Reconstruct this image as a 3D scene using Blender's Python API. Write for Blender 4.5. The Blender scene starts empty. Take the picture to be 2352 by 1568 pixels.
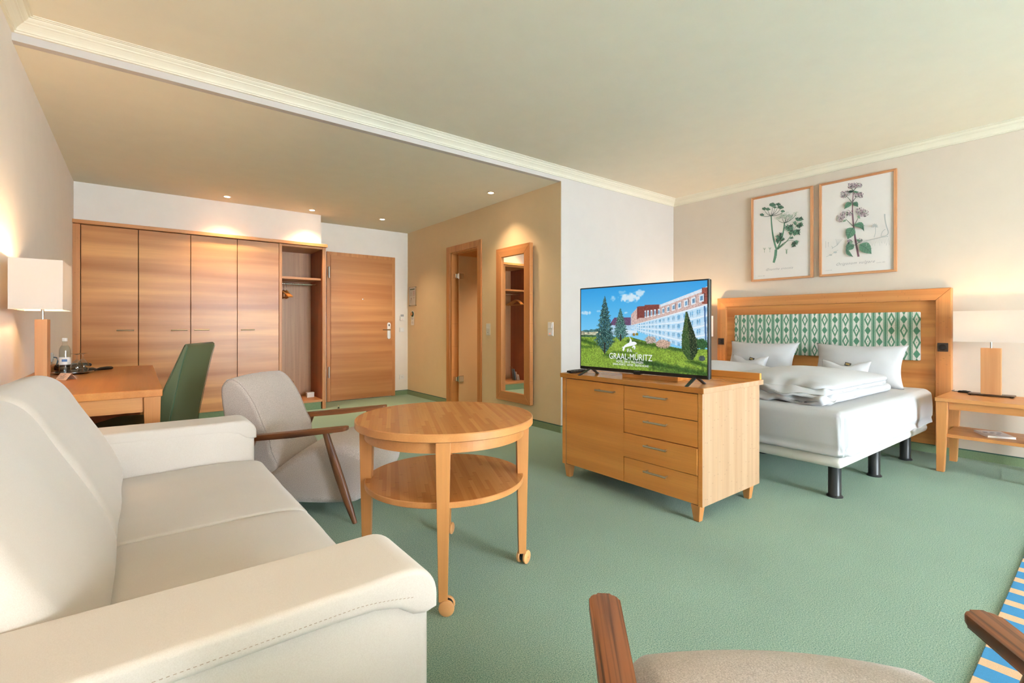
import bpy, bmesh, math, random
import numpy as np
from mathutils import Vector, Matrix, noise
random.seed(7)
S = bpy.context.scene
COL = S.collection
PI = math.pi

# ------------------------------------------------------------------ camera
cam_d = bpy.data.cameras.new('camera')
cam = bpy.data.objects.new('camera', cam_d)
COL.objects.link(cam)
cam.location = (0, 0, 1.08)
cam.rotation_euler = (PI/2, 0, -math.radians(38.064))
cam_d.sensor_width = 36.0
cam_d.lens = 1099.5/2352*36.0
cam_d.shift_y = -36/2352
cam_d.clip_start = 0.02
S.camera = cam
S.view_settings.view_transform = 'Standard'
S.view_settings.look = 'None'
S.view_settings.gamma = 1.0
S.view_settings.use_curve_mapping = False
S.view_settings.exposure = 0.24

# ------------------------------------------------------------------ daylight
W = bpy.data.worlds.new('overcast_sky')
S.world = W
W.use_nodes = True
bg = W.node_tree.nodes['Background']
bg.inputs[0].default_value = (0.86, 0.94, 1.0, 1)
bg.inputs[1].default_value = 42.0

def portal(x0, x1, z0, z1, y):
    l = bpy.data.lights.new('window_portal', 'AREA')
    l.shape = 'RECTANGLE'; l.size = x1-x0; l.size_y = z1-z0
    l.cycles.is_portal = True
    o = bpy.data.objects.new('window_portal', l); COL.objects.link(o)
    o.location = ((x0+x1)/2, y, (z0+z1)/2)
    o.rotation_euler = (PI/2, 0, PI)      # faces +Y, into the room
    return o
YW = -4.6                                  # window wall
WINS = [(1.5, 3.8, 0.04, 2.42)]
for w in WINS:
    portal(w[0], w[1], w[2], w[3], YW-0.16)

# ------------------------------------------------------------------ node helpers
def lin(c):
    c = c/255.0
    return c/12.92 if c <= 0.04045 else ((c+0.055)/1.055)**2.4
def rgb(r, g, b):
    return (lin(r), lin(g), lin(b), 1)

class X:
    """tiny expression wrapper round node sockets"""
    def __init__(s, nt, sock): s.nt = nt; s.s = sock
    def _m(s, op, *a):
        n = s.nt.nodes.new('ShaderNodeMath'); n.operation = op
        for i, v in enumerate((s,)+a):
            if isinstance(v, X): s.nt.links.new(v.s, n.inputs[i])
            else: n.inputs[i].default_value = v
        return X(s.nt, n.outputs[0])
    def __add__(s, o): return s._m('ADD', o)
    def __sub__(s, o): return s._m('SUBTRACT', o)
    def __mul__(s, o): return s._m('MULTIPLY', o)
    def __truediv__(s, o): return s._m('DIVIDE', o)
    def abs(s): return s._m('ABSOLUTE')
    def sin(s): return s._m('SINE')
    def floor(s): return s._m('FLOOR')
    def fract(s): return s._m('FRACT')
    def gt(s, o): return s._m('GREATER_THAN', o)
    def lt(s, o): return s._m('LESS_THAN', o)
    def mx(s, o): return s._m('MAXIMUM', o)
    def mn(s, o): return s._m('MINIMUM', o)
    def clamp(s): return s.mx(0.0).mn(1.0)
    def rand(s, k=12.9898): return ((s*k).sin()*43758.5453).fract()

class M:
    def __init__(self, name, rough=0.5):
        self.m = bpy.data.materials.new(name); self.m.use_nodes = True
        self.nt = self.m.node_tree
        self.b = self.nt.nodes['Principled BSDF']
        self.out = self.nt.nodes['Material Output']
        self.b.inputs['Roughness'].default_value = rough
    def new(self, t): return self.nt.nodes.new(t)
    def link(self, a, b): self.nt.links.new(a.s if isinstance(a, X) else a, b)
    def coords(self):
        t = self.new('ShaderNodeTexCoord'); s = self.new('ShaderNodeSeparateXYZ')
        self.link(t.outputs['Object'], s.inputs[0])
        return [X(self.nt, o) for o in s.outputs]
    def vec(self, x, y, z):
        c = self.new('ShaderNodeCombineXYZ')
        for i, v in enumerate((x, y, z)):
            if isinstance(v, X): self.link(v, c.inputs[i])
            else: c.inputs[i].default_value = v
        return c.outputs[0]
    def noise(self, v, scale=1.0, detail=2.0, rough=0.5, dist=0.0):
        n = self.new('ShaderNodeTexNoise'); self.link(v, n.inputs['Vector'])
        n.inputs['Scale'].default_value = scale; n.inputs['Detail'].default_value = detail
        n.inputs['Roughness'].default_value = rough; n.inputs['Distortion'].default_value = dist
        return X(self.nt, n.outputs['Fac'])
    def mix(self, f, a, b):
        n = self.new('ShaderNodeMix'); n.data_type = 'RGBA'
        if isinstance(f, X): self.link(f, n.inputs[0])
        else: n.inputs[0].default_value = f
        for i, c in ((6, a), (7, b)):
            if isinstance(c, tuple): n.inputs[i].default_value = c
            else: self.link(c, n.inputs[i])
        return n.outputs[2]
    def mul(self, col, f):
        n = self.new('ShaderNodeMix'); n.data_type = 'RGBA'; n.blend_type = 'MULTIPLY'
        n.inputs[0].default_value = 1
        self.link(col, n.inputs[6])
        c = self.new('ShaderNodeCombineColor')
        for i in range(3): self.link(f, c.inputs[i])
        self.link(c.outputs[0], n.inputs[7])
        return n.outputs[2]
    def color(self, c):
        if isinstance(c, tuple): self.b.inputs['Base Color'].default_value = c
        else: self.link(c, self.b.inputs['Base Color'])
        return self
    def bump(self, h, strength=0.2, dist=0.002):
        n = self.new('ShaderNodeBump'); n.inputs['Strength'].default_value = strength
        n.inputs['Distance'].default_value = dist
        self.link(h, n.inputs['Height']); self.link(n.outputs[0], self.b.inputs['Normal'])
        return self

MATS = {}
def plain(name, c, rough=0.5, metal=0.0, spec=None, bump=0.0, bscale=60):
    m = M(name, rough)
    x, y, z = m.coords()
    v = m.vec(x, y, z)
    n = m.noise(v, 7.0, 3.0)
    m.color(m.mul(m.mix(0.0, c, c), n*0.06+0.97))
    m.b.inputs['Metallic'].default_value = metal
    if spec is not None: m.b.inputs['Specular IOR Level'].default_value = spec
    if bump: m.bump(m.noise(v, bscale, 3.0), bump, 0.002)
    MATS[name] = m.m
    return m

def wood(name, light, dark, grain='x', band=9.0, fine=130.0, stretch=0.5, rough=0.38, knots=False, cross='z', lo=0.3, hi=0.7, m0=1.0, m1=1.0):
    """veneer: broad tone bands and fine grain running along one axis"""
    m = M(name, rough)
    c = dict(zip('xyz', m.coords()))
    oth = [a for a in 'xyz' if a != grain]
    g = c[grain]
    v1 = m.vec(g*stretch, c[oth[0]]*(band*m0), c[oth[1]]*(band*m1))
    n1 = m.noise(v1, 1.0, 2.0, 0.45, 0.15)
    f = ((n1-lo)*(1.0/(hi-lo))).clamp()
    v2 = m.vec(g*3.0, c[oth[0]]*(fine*m0), c[oth[1]]*(fine*m1))
    n2 = m.noise(v2, 1.0, 2.0)
    col = m.mix(f, light, dark)
    tone = n2*0.22+0.89
    if knots:
        k = (c[cross]/0.019)
        i = k.floor(); r = i.rand()
        kk = (g/0.31+r*7.0).fract()
        spot = kk.lt(0.013)*((k.fract()-0.5).abs().lt(0.30))
        tone = tone*(r*0.10+0.95)*(spot*-0.26+1.0)
    m.color(m.mul(col, tone))
    m.bump(n2, 0.05, 0.001)
    MATS[name] = m.m
    return m

def strips(name, light, dark, along='x', across='y', w=0.022, ln=0.32, rough=0.3):
    """laminated strips laid end to end"""
    m = M(name, rough)
    c = dict(zip('xyz', m.coords()))
    k = c[across]/w; i = k.floor(); r = i.rand()
    s = c[along]/ln+r*9.7; j = s.floor()
    cell = (i*3.17+j*7.77).rand(4.898)
    edge = (s.fract().lt(0.012))*0.25
    n = m.noise(m.vec(c[along]*4.0, c[across]*160.0, c['z']*10.0), 1.0, 2.0)
    col = m.mix((cell*0.8+0.1), light, dark)
    m.color(m.mul(col, (n*0.18+0.91)*(edge*-1.0+1.0)))
    MATS[name] = m.m
    return m

def fabric(name, c, c2, scale=500.0, rough=0.9, bump=0.25, mixamt=1.0, dist=0.0012, sheen=0.2):
    m = M(name, rough)
    x, y, z = m.coords(); v = m.vec(x, y, z)
    n = m.noise(v, scale, 2.0, 0.7); n2 = m.noise(v, 5.0, 2.0)
    f = ((n-0.5)*2.4+0.5).clamp()*mixamt
    m.color(m.mul(m.mix(f, c, c2), n2*0.10+0.95))
    m.b.inputs['Sheen Weight'].default_value = sheen
    m.b.inputs['Specular IOR Level'].default_value = 0.2
    m.bump(n, bump, dist)
    MATS[name] = m.m
    return m

def emit(name, c, s):
    m = M(name)
    e = m.new('ShaderNodeEmission'); e.inputs[0].default_value = c; e.inputs[1].default_value = s
    m.link(e.outputs[0], m.out.inputs[0]); MATS[name] = m.m
    return m

def glassy(name, tint, refl=1.0, rough=0.02, body=0.0, bodycol=(0.8, 0.8, 0.8, 1)):
    """thin glass: clear straight through, mirrors at grazing angles, optional milky body"""
    m = M(name)
    t = m.new('ShaderNodeBsdfTransparent'); t.inputs[0].default_value = tint
    g = m.new('ShaderNodeBsdfGlossy'); g.inputs['Roughness'].default_value = rough
    lw = m.new('ShaderNodeLayerWeight'); lw.inputs[0].default_value = 0.5
    fc = X(m.nt, lw.outputs['Facing'])
    mx = m.new('ShaderNodeMixShader')
    m.link(((fc._m('POWER', 4.0)*0.75+0.04)*refl).clamp(), mx.inputs[0])
    if body > 0:
        d = m.new('ShaderNodeBsdfDiffuse'); d.inputs[0].default_value = bodycol
        tr = m.new('ShaderNodeBsdfTranslucent'); tr.inputs[0].default_value = bodycol
        a = m.new('ShaderNodeAddShader')
        m2 = m.new('ShaderNodeMixShader'); m2.inputs[0].default_value = 0.5
        m.link(d.outputs[0], m2.inputs[1]); m.link(tr.outputs[0], m2.inputs[2])
        m3 = m.new('ShaderNodeMixShader'); m3.inputs[0].default_value = body
        m.link(t.outputs[0], m3.inputs[1]); m.link(m2.outputs[0], m3.inputs[2])
        m.link(m3.outputs[0], mx.inputs[1])
    else:
        m.link(t.outputs[0], mx.inputs[1])
    m.link(g.outputs[0], mx.inputs[2]); m.link(mx.outputs[0], m.out.inputs[0])
    MATS[name] = m.m
    return m

# ------------------------------------------------------------------ materials
plain('wall_paint', rgb(244, 236, 228), 0.85, bump=0.05, bscale=180)
plain('warm_dimmed_paint', rgb(219, 206, 192), 0.85, bump=0.05, bscale=180)  # bed wall's copy of the wall paint, darkened to offset the window light
plain('dimmed_wall_paint', rgb(207, 200, 196), 0.85, bump=0.05, bscale=180)  # wall paint darkened to hold down the daylight these walls catch
plain('tan_paint', rgb(234, 208, 170), 0.85, bump=0.05, bscale=180)
plain('bath_paint', rgb(226, 180, 128), 0.8)
plain('ceiling_paint', rgb(247, 241, 224), 0.9, bump=0.04, bscale=150)
plain('cornice_paint', rgb(236, 231, 214), 0.7)
def carpet_material():
    m = M('carpet', 0.95)
    x, y, z = m.coords(); v = m.vec(x, y, z)
    n = m.noise(v, 240.0, 2.0, 0.75); n2 = m.noise(v, 600.0, 2.0, 0.7); n3 = m.noise(v, 1.3, 3.0)
    f = ((n-0.5)*2.4+(n2-0.5)*2.2+0.5).clamp()
    c = m.mix(f, rgb(46, 114, 98), rgb(200, 220, 194))
    hue = ((m.noise(v, 330.0, 1.0)-0.57)*9.0).clamp()*0.6
    c = m.mix(hue, c, rgb(120, 178, 166))
    m.color(m.mul(c, n3*0.36+0.82))
    m.b.inputs['Sheen Weight'].default_value = 0.3; m.b.inputs['Specular IOR Level'].default_value = 0.1
    m.bump(f, 0.55, 0.006); MATS['carpet'] = m.m
carpet_material()
fabric('carpet_skirting', rgb(106, 130, 98), rgb(146, 164, 128), 260.0, 0.95, 0.4)
plain('skirting_edge', rgb(46, 88, 78), 0.7)
wood('door_veneer', rgb(222, 158, 94), rgb(172, 104, 50), 'x', 6.5, 90.0, 0.35, 0.33, lo=0.34, hi=0.66)
wood('entry_veneer', rgb(212, 150, 94), rgb(186, 120, 68), 'x', 11.0, 120.0, 0.4, 0.36, lo=0.3, hi=0.7)
wood('bamboo_v', rgb(208, 144, 88), rgb(186, 120, 68), 'z', 22.0, 120.0, 0.7, 0.38, True, 'x')
wood('bamboo_vy', rgb(208, 144, 88), rgb(186, 120, 68), 'z', 22.0, 120.0, 0.7, 0.38, True, 'y')
wood('bamboo_h', rgb(208, 144, 88), rgb(186, 120, 68), 'x', 22.0, 120.0, 0.7, 0.38, True, 'z')
wood('closet_back', rgb(196, 146, 104), rgb(172, 120, 82), 'z', 18.0, 120.0, 0.7, 0.4, True, 'x')
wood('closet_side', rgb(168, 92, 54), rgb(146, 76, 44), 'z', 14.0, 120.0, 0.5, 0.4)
wood('dresser_front', rgb(234, 160, 84), rgb(212, 134, 64), 'x', 8.0, 130.0, 0.4, 0.32)
wood('dresser_side', rgb(192, 158, 128), rgb(178, 141, 109), 'z', 20.0, 120.0, 0.7, 0.4, True, 'y')
wood('dresser_top', rgb(206, 138, 70), rgb(184, 112, 52), 'x', 14.0, 140.0, 0.5, 0.22)
wood('beech', rgb(208, 146, 88), rgb(192, 126, 70), 'z', 12.0, 150.0, 0.6, 0.35)
wood('beech_h', rgb(208, 146, 88), rgb(192, 126, 70), 'x', 12.0, 150.0, 0.6, 0.35)
wood('oak_frame', rgb(206, 152, 110), rgb(176, 118, 78), 'z', 40.0, 160.0, 1.0, 0.5)
wood('oak_frame_h', rgb(206, 152, 110), rgb(176, 118, 78), 'x', 40.0, 160.0, 1.0, 0.5)
wood('headboard_panel', rgb(222, 158, 92), rgb(184, 112, 56), 'x', 13.0, 90.0, 0.5, 0.38, lo=0.35, hi=0.7)
wood('lamp_wood', rgb(202, 148, 102), rgb(180, 124, 80), 'z', 20.0, 180.0, 0.8, 0.45)
wood('desk_top', rgb(212, 142, 78), rgb(194, 118, 58), 'y', 12.0, 140.0, 0.6, 0.28)
wood('walnut', rgb(138, 82, 48), rgb(66, 34, 18), 'x', 120.0, 420.0, 1.6, 0.38, lo=0.46, hi=0.68, m1=0.1)
wood('walnut_leg', rgb(128, 82, 54), rgb(82, 48, 30), 'z', 90.0, 320.0, 1.6, 0.4, lo=0.40, hi=0.66, m0=0.15)
wood('hanger_wood', rgb(214, 140, 72), rgb(190, 112, 52), 'y', 20.0, 140.0, 0.6, 0.35)
strips('table_strips', rgb(206, 140, 80), rgb(184, 116, 62), 'x', 'y', 0.017, 0.46, 0.27)
fabric('sofa_fabric', rgb(208, 195, 185), rgb(219, 208, 199), 700.0, 0.95, 0.12, 1.0, 0.0006, 0.35)
fabric('armchair_fabric', rgb(170, 153, 145), rgb(226, 212, 205), 330.0, 0.95, 0.4, 1.0, 0.001, 0.3)
fabric('stitch', rgb(176, 154, 136), rgb(166, 142, 124), 300.0)
fabric('linen', rgb(198, 198, 203), rgb(204, 204, 208), 300.0, 0.85, 0.06, 1.0, 0.0005, 0.15)
fabric('bed_base', rgb(232, 228, 222), rgb(238, 234, 228), 400.0, 0.9, 0.1)
plain('green_vinyl', rgb(94, 106, 78), 0.42, bump=0.03, bscale=25)
plain('black_plastic', rgb(22, 22, 24), 0.35)
plain('black_metal', rgb(34, 36, 40), 0.35)
plain('silver_plastic', rgb(96, 104, 114), 0.3, 0.6)
plain('steel', rgb(200, 196, 186), 0.3, 1.0)
plain('brushed_nickel', rgb(168, 148, 116), 0.4, 1.0)
plain('added_slab', rgb(170, 166, 160), 0.9)  # grey for the unseen slab added to cut upward light
plain('chrome', rgb(225, 225, 225), 0.08, 1.0)
plain('bronze', rgb(92, 74, 60), 0.35, 0.9)
plain('white_plastic', rgb(238, 236, 232), 0.35)
plain('white_enamel', rgb(245, 245, 245), 0.25)
plain('paper', rgb(244, 240, 236), 0.8)
plain('print_paper', rgb(236, 232, 230), 0.75)
plain('pink_card', rgb(240, 214, 200), 0.8)
plain('dark_gap', rgb(60, 34, 20), 0.9)
plain('ink', rgb(70, 66, 70), 0.8)
plain('ink_pale', rgb(176, 174, 178), 0.8)
plain('ink_red', rgb(196, 70, 60), 0.8)
plain('ink_green', rgb(70, 110, 84), 0.8)
plain('label_blue', rgb(88, 124, 176), 0.6)
plain('gold_mark', rgb(168, 140, 78), 0.6)
plain('brochure_blue', rgb(90, 120, 150), 0.6)
plain('blue_cable', rgb(40, 82, 110), 0.5)
plain('dark_brown_switch', rgb(58, 44, 40), 0.35)
plain('caster_wood', rgb(222, 160, 104), 0.35)
glassy('window_glass', (0.97, 0.98, 0.98, 1))
glassy('clear_glass', (0.95, 0.97, 0.97, 1), 1.6)
glassy('water', (0.90, 0.95, 0.97, 1), 0.8)
glassy('acrylic', (0.97, 0.96, 0.94, 1), 1.0, 0.05, 0.06, (0.8, 0.74, 0.66, 1))
glassy('frosted_glass', (0.85, 0.74, 0.62, 1), 0.5, 0.3, 0.84, (0.86, 0.66, 0.45, 1))
emit('spot_glow', (1.0, 0.86, 0.66, 1), 28.0)
emit('led_red', (1.0, 0.15, 0.08, 1), 1.5)
mm = M('mirror_glass', 0.0); mm.b.inputs['Metallic'].default_value = 1.0
mm.color((0.92, 0.92, 0.91, 1)); MATS['mirror_glass'] = mm.m

def shade_material():
    m = M('lamp_shade_cloth', 0.9)
    x, y, z = m.coords(); n = m.noise(m.vec(x, y, z), 400.0, 2.0)
    d = m.new('ShaderNodeBsdfDiffuse'); d.inputs[0].default_value = rgb(226, 219, 214)
    t = m.new('ShaderNodeBsdfTranslucent'); t.inputs[0].default_value = (0.97, 0.92, 0.85, 1)
    b = m.new('ShaderNodeBump'); b.inputs['Strength'].default_value = 0.1; b.inputs['Distance'].default_value = 0.001
    m.link(n, b.inputs['Height']); m.link(b.outputs[0], d.inputs['Normal'])
    mx = m.new('ShaderNodeMixShader'); mx.inputs[0].default_value = 0.28
    m.link(d.outputs[0], mx.inputs[1]); m.link(t.outputs[0], mx.inputs[2])
    m.link(mx.outputs[0], m.out.inputs[0]); MATS['lamp_shade_cloth'] = m.m
shade_material()

def rug_material():
    m = M('striped_weave', 0.95)
    x, y, z = m.coords()
    f = (x/0.1335).fract().lt(0.62)
    n = m.noise(m.vec(x, y, z), 500.0, 2.0)
    m.color(m.mul(m.mix(f, rgb(226, 186, 150), rgb(62, 140, 196)), n*0.5+0.75))
    m.bump(n, 0.3, 0.002); MATS['striped_weave'] = m.m
rug_material()

def ikat_material():
    """green ikat: striped bands between columns of stepped diamonds"""
    m = M('ikat_fabric', 0.9)
    x, y, z = m.coords()
    P = 0.1748                                  # two diamond columns per repeat
    wob = (m.noise(m.vec(x*40.0, 0.0, z*260.0), 1.0, 1.0)-0.5)*0.010
    xs = x+0.808+0.0240+wob
    k = xs/(P*0.5)
    col = k.floor(); u = (k.fract()-0.5)*(P*0.5)   # metres from column centre
    par = (col*0.5).fract()*2.0                    # 0 / 1 alternate columns
    V = 0.200
    v = ((z/V-0.185+par*0.5).fract()-0.5)*V
    au = u.abs(); av = v.abs()
    stair = ((av/0.0085).floor())*0.0085
    d1 = au/0.0255+stair/0.062                     # open diamond
    ring = d1.lt(1.0)*d1.gt(0.52)
    dot = ((au*au)+(av*av)*0.5).lt(0.0000090)
    v2 = ((z/V-0.185+par*0.5+0.5).fract()-0.5)*V
    av2 = ((v2.abs())/0.006).floor()*0.006
    d2 = au/0.0225+av2/0.036
    solid = d2.lt(1.0)
    b = ((k+0.5).fract()-0.5)*(P*0.5)              # metres from band centre
    ab = b.abs()
    band = ab.lt(0.0175)
    line = ((ab-0.0125).abs()).lt(0.0016)
    core = ab.lt(0.0080)
    white = rgb(240, 238, 234); green = rgb(86, 142, 116); pale = rgb(150, 184, 160)
    c = m.mix((ring.mx(dot).mx(solid)), white, green)
    c = m.mix(band, c, pale)
    c = m.mix(core.mx(line)*band, c, green)
    gap = ((ab-0.0102).abs()).lt(0.0011)
    c = m.mix(gap, c, white)
    n = m.noise(m.vec(x, y, z), 300.0, 2.0)
    m.color(m.mul(c, n*0.2+0.9)); m.bump(n, 0.15, 0.001)
    MATS['ikat_fabric'] = m.m
ikat_material()

# ------------------------------------------------------------------ mesh helpers
def obj(name, bm, mat, parent=None, smooth=False, loc=None, rot=None):
    bmesh.ops.recalc_face_normals(bm, faces=bm.faces)
    me = bpy.data.meshes.new(name); bm.to_mesh(me); bm.free()
    for mt in (mat if isinstance(mat, (list, tuple)) else [mat]):
        me.materials.append(MATS[mt])
    if smooth:
        for p in me.polygons: p.use_smooth = True
        if smooth != 'all':
            me.set_sharp_from_angle(angle=math.radians(38))
    o = bpy.data.objects.new(name, me); COL.objects.link(o)
    if parent: o.parent = parent
    if loc: o.location = loc
    if rot: o.rotation_euler = rot
    return o
def tag(o, label=None, cat=None, group=None, kind=None):
    if label: o['label'] = label
    if cat: o['category'] = cat
    if group: o['group'] = group
    if kind: o['kind'] = kind
    return o
def thing(name, label, cat, loc=(0, 0, 0), rz=0.0, group=None):
    o = bpy.data.objects.new(name, None); COL.objects.link(o)
    o.empty_display_size = 0.1
    o.location = loc; o.rotation_euler = (0, 0, rz)
    return tag(o, label, cat, group)
def struct(name, bm, mat, label, cat):
    o = obj(name, bm, mat); tag(o, label, cat, kind='structure'); return o
def copy_tree(o, parent=None):
    c = o.copy(); COL.objects.link(c); c.parent = parent
    for ch in list(o.children): copy_tree(ch, c)
    return c
def new(): return bmesh.new()
def box(bm, x0, x1, y0, y1, z0, z1, bev=0.0, seg=2):
    v = [bm.verts.new(p) for p in ((x0, y0, z0), (x1, y0, z0), (x1, y1, z0), (x0, y1, z0), (x0, y0, z1), (x1, y0, z1), (x1, y1, z1), (x0, y1, z1))]
    fs = [bm.faces.new([v[i] for i in q]) for q in ((3, 2, 1, 0), (4, 5, 6, 7), (0, 1, 5, 4), (1, 2, 6, 5), (2, 3, 7, 6), (3, 0, 4, 7))]
    if bev > 0:
        es = list({e for f in fs for e in f.edges})
        bmesh.ops.bevel(bm, geom=es, offset=bev, segments=seg, profile=0.5, affect='EDGES')
    return bm
def B(*a, **k): return box(new(), *a, **k)
def hexa(bm, bot, top, bev=0.0, seg=2):
    """block between two quads (lists of 4 points)"""
    v = [bm.verts.new(p) for p in list(bot)+list(top)]
    fs = [bm.faces.new([v[i] for i in q]) for q in ((3, 2, 1, 0), (4, 5, 6, 7), (0, 1, 5, 4), (1, 2, 6, 5), (2, 3, 7, 6), (3, 0, 4, 7))]
    if bev > 0:
        es = list({e for f in fs for e in f.edges})
        bmesh.ops.bevel(bm, geom=es, offset=bev, segments=seg, profile=0.5, affect='EDGES')
    return bm
def taper(bm, cx, cy, z0, z1, w0, d0, w1, d1, bev=0.002, ox=0.0, oy=0.0):
    """tapered square leg; (ox, oy) shifts the foot"""
    q = lambda x, y, z, w, d: [(x-w/2, y-d/2, z), (x+w/2, y-d/2, z), (x+w/2, y+d/2, z), (x-w/2, y+d/2, z)]
    return hexa(bm, q(cx+ox, cy+oy, z0, w0, d0), q(cx, cy, z1, w1, d1), bev)
def sweep(bm, pts, rad, seg=10, flat=1.0, up=(0, 0, 1)):
    """tube through points; rad number or list; flat squashes across"""
    pts = [Vector(p) for p in pts]; n = len(pts)
    rad = rad if isinstance(rad, (list, tuple)) else [rad]*n
    rings = []
    for i, p in enumerate(pts):
        t = (pts[min(i+1, n-1)]-pts[max(i-1, 0)]).normalized()
        u = Vector(up)
        if abs(t.dot(u)) > 0.98: u = Vector((0, 1, 0)) if abs(t.y) < 0.9 else Vector((1, 0, 0))
        s = t.cross(u).normalized(); w = s.cross(t).normalized()
        rings.append([bm.verts.new(p+s*math.cos(a)*rad[i]+w*math.sin(a)*rad[i]*flat) for a in [2*PI*k/seg for k in range(seg)]])
    for a, b in zip(rings, rings[1:]):
        for k in range(seg): bm.faces.new((a[k], a[(k+1) % seg], b[(k+1) % seg], b[k]))
    bm.faces.new(rings[0][::-1]); bm.faces.new(rings[-1])
    return bm
def lathe(bm, prof, seg=24, c=(0, 0, 0)):
    rings = []
    for r, z in prof:
        rings.append([bm.verts.new((c[0]+r*math.cos(2*PI*k/seg), c[1]+r*math.sin(2*PI*k/seg), c[2]+z)) for k in range(seg)])
    for a, b in zip(rings, rings[1:]):
        for k in range(seg): bm.faces.new((a[k], a[(k+1) % seg], b[(k+1) % seg], b[k]))
    bm.faces.new(rings[0][::-1]); bm.faces.new(rings[-1])
    return bm
def prism(bm, poly, f0, f1, bev=0.0):
    """extrude a polygon: f0, f1 map (a, b) to 3D for both ends"""
    a = [bm.verts.new(f0(*p)) for p in poly]; b = [bm.verts.new(f1(*p)) for p in poly]
    n = len(poly); fs = [bm.faces.new(a[::-1]), bm.faces.new(b)]
    for i in range(n): fs.append(bm.faces.new((a[i], a[(i+1) % n], b[(i+1) % n], b[i])))
    if bev > 0:
        es = [e for e in {e for f in fs for e in f.edges} if (e.verts[0] in a) == (e.verts[1] in a)]
        bmesh.ops.bevel(bm, geom=es, offset=bev, segments=2, profile=0.5, affect='EDGES')
    return bm
def smooth_poly(pts, sub=4):
    """closed Catmull-Rom through points"""
    n = len(pts); out = []
    for i in range(n):
        p0, p1, p2, p3 = [pts[(i+k-1) % n] for k in range(4)]
        for s in range(sub):
            t = s/sub
            out.append(tuple(0.5*((2*p1[j])+(-p0[j]+p2[j])*t+(2*p0[j]-5*p1[j]+4*p2[j]-p3[j])*t*t+(-p0[j]+3*p1[j]-3*p2[j]+p3[j])*t**3) for j in range(2)))
    return out
def area2(p): return sum(p[i][0]*p[(i+1) % len(p)][1]-p[(i+1) % len(p)][0]*p[i][1] for i in range(len(p)))
def inset_poly(p, d):
    n = len(p); s = 1 if area2(p) > 0 else -1; out = []
    for i in range(n):
        a = p[i-1]; b = p[(i+1) % n]
        tx, ty = b[0]-a[0], b[1]-a[1]; L = math.hypot(tx, ty) or 1e-9
        out.append((p[i][0]-ty/L*d*s, p[i][1]+tx/L*d*s))
    return out
def loft(bm, prof, y0, y1, r, n=5, puff=None, mid=6):
    """soft extrusion of an (x, z) profile along y with rounded ends"""
    rows = []
    for k in range(n+1):
        t = k/n; rows.append((y0+r*(1-math.cos(t*PI/2)), r*(1-math.sin(t*PI/2))))
    for k in range(1, mid): rows.append((y0+r+(y1-y0-2*r)*k/mid, 0.0))
    for k in range(n+1):
        t = 1-k/n; rows.append((y1-r*(1-math.cos(t*PI/2)), r*(1-math.sin(t*PI/2))))
    rings = []
    for y, ins in rows:
        q = inset_poly(prof, ins) if ins else prof
        ring = []
        for (a, b) in q:
            p = Vector((a, y, b))
            if puff: p = puff(p)
            ring.append(bm.verts.new(p))
        rings.append(ring)
    m = len(prof)
    for a, b in zip(rings, rings[1:]):
        for k in range(m): bm.faces.new((a[k], a[(k+1) % m], b[(k+1) % m], b[k]))
    for ring, flip in ((rings[0], True), (rings[-1], False)):
        bm.faces.new(ring[::-1] if flip else ring)
    return bm
def round_box(bm, lo, hi, r, n=16, k=4, fn=None):
    """closed block with edges rounded to radius r (number or per axis), dense enough to bend"""
    R = [r]*3 if not isinstance(r, (tuple, list)) else list(r)
    N = n if isinstance(n, (tuple, list)) else (n, n, n)
    ax = []
    for i in range(3):
        a, b, q = lo[i], hi[i], R[i]
        ax.append([a+q*(1-math.cos(PI/2*j/k)) if False else a+q*j/k for j in range(k)]+[a+q+(b-a-2*q)*j/N[i] for j in range(N[i])]+[b-q+q*j/k for j in range(k+1)])
    c = [(a+b)/2 for a, b in zip(lo, hi)]; h = [(b-a)/2 for a, b in zip(lo, hi)]
    cache = {}
    def vert(i, j, l):
        key = (i, j, l)
        if key in cache: return cache[key]
        p = [ax[0][i], ax[1][j], ax[2][l]]
        inn = [min(max(p[d], lo[d]+R[d]), hi[d]-R[d]) for d in range(3)]
        d = [(p[t]-inn[t])/R[t] for t in range(3)]
        L = math.sqrt(sum(t*t for t in d)); M_ = max(abs(t) for t in d)
        if L > 1e-9: d = [math.sin(t*PI/4)*1.41421356*0+t for t in d]; d = [t/L*(M_ if M_ < 1 else 1) for t in d]
        P = Vector([inn[t]+d[t]*R[t] for t in range(3)])
        q = [(P[t]-c[t])/h[t] for t in range(3)]
        if fn: P = fn(P, q)
        cache[key] = bm.verts.new(P); return cache[key]
    n0, n1, n2 = [len(a)-1 for a in ax]
    for l in (0, n2):
        for i in range(n0):
            for j in range(n1): bm.faces.new((vert(i, j, l), vert(i+1, j, l), vert(i+1, j+1, l), vert(i, j+1, l)))
    for j in (0, n1):
        for i in range(n0):
            for l in range(n2): bm.faces.new((vert(i, j, l), vert(i+1, j, l), vert(i+1, j, l+1), vert(i, j, l+1)))
    for i in (0, n0):
        for j in range(n1):
            for l in range(n2): bm.faces.new((vert(i, j, l), vert(i, j+1, l), vert(i, j+1, l+1), vert(i, j, l+1)))
    return bm
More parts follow.
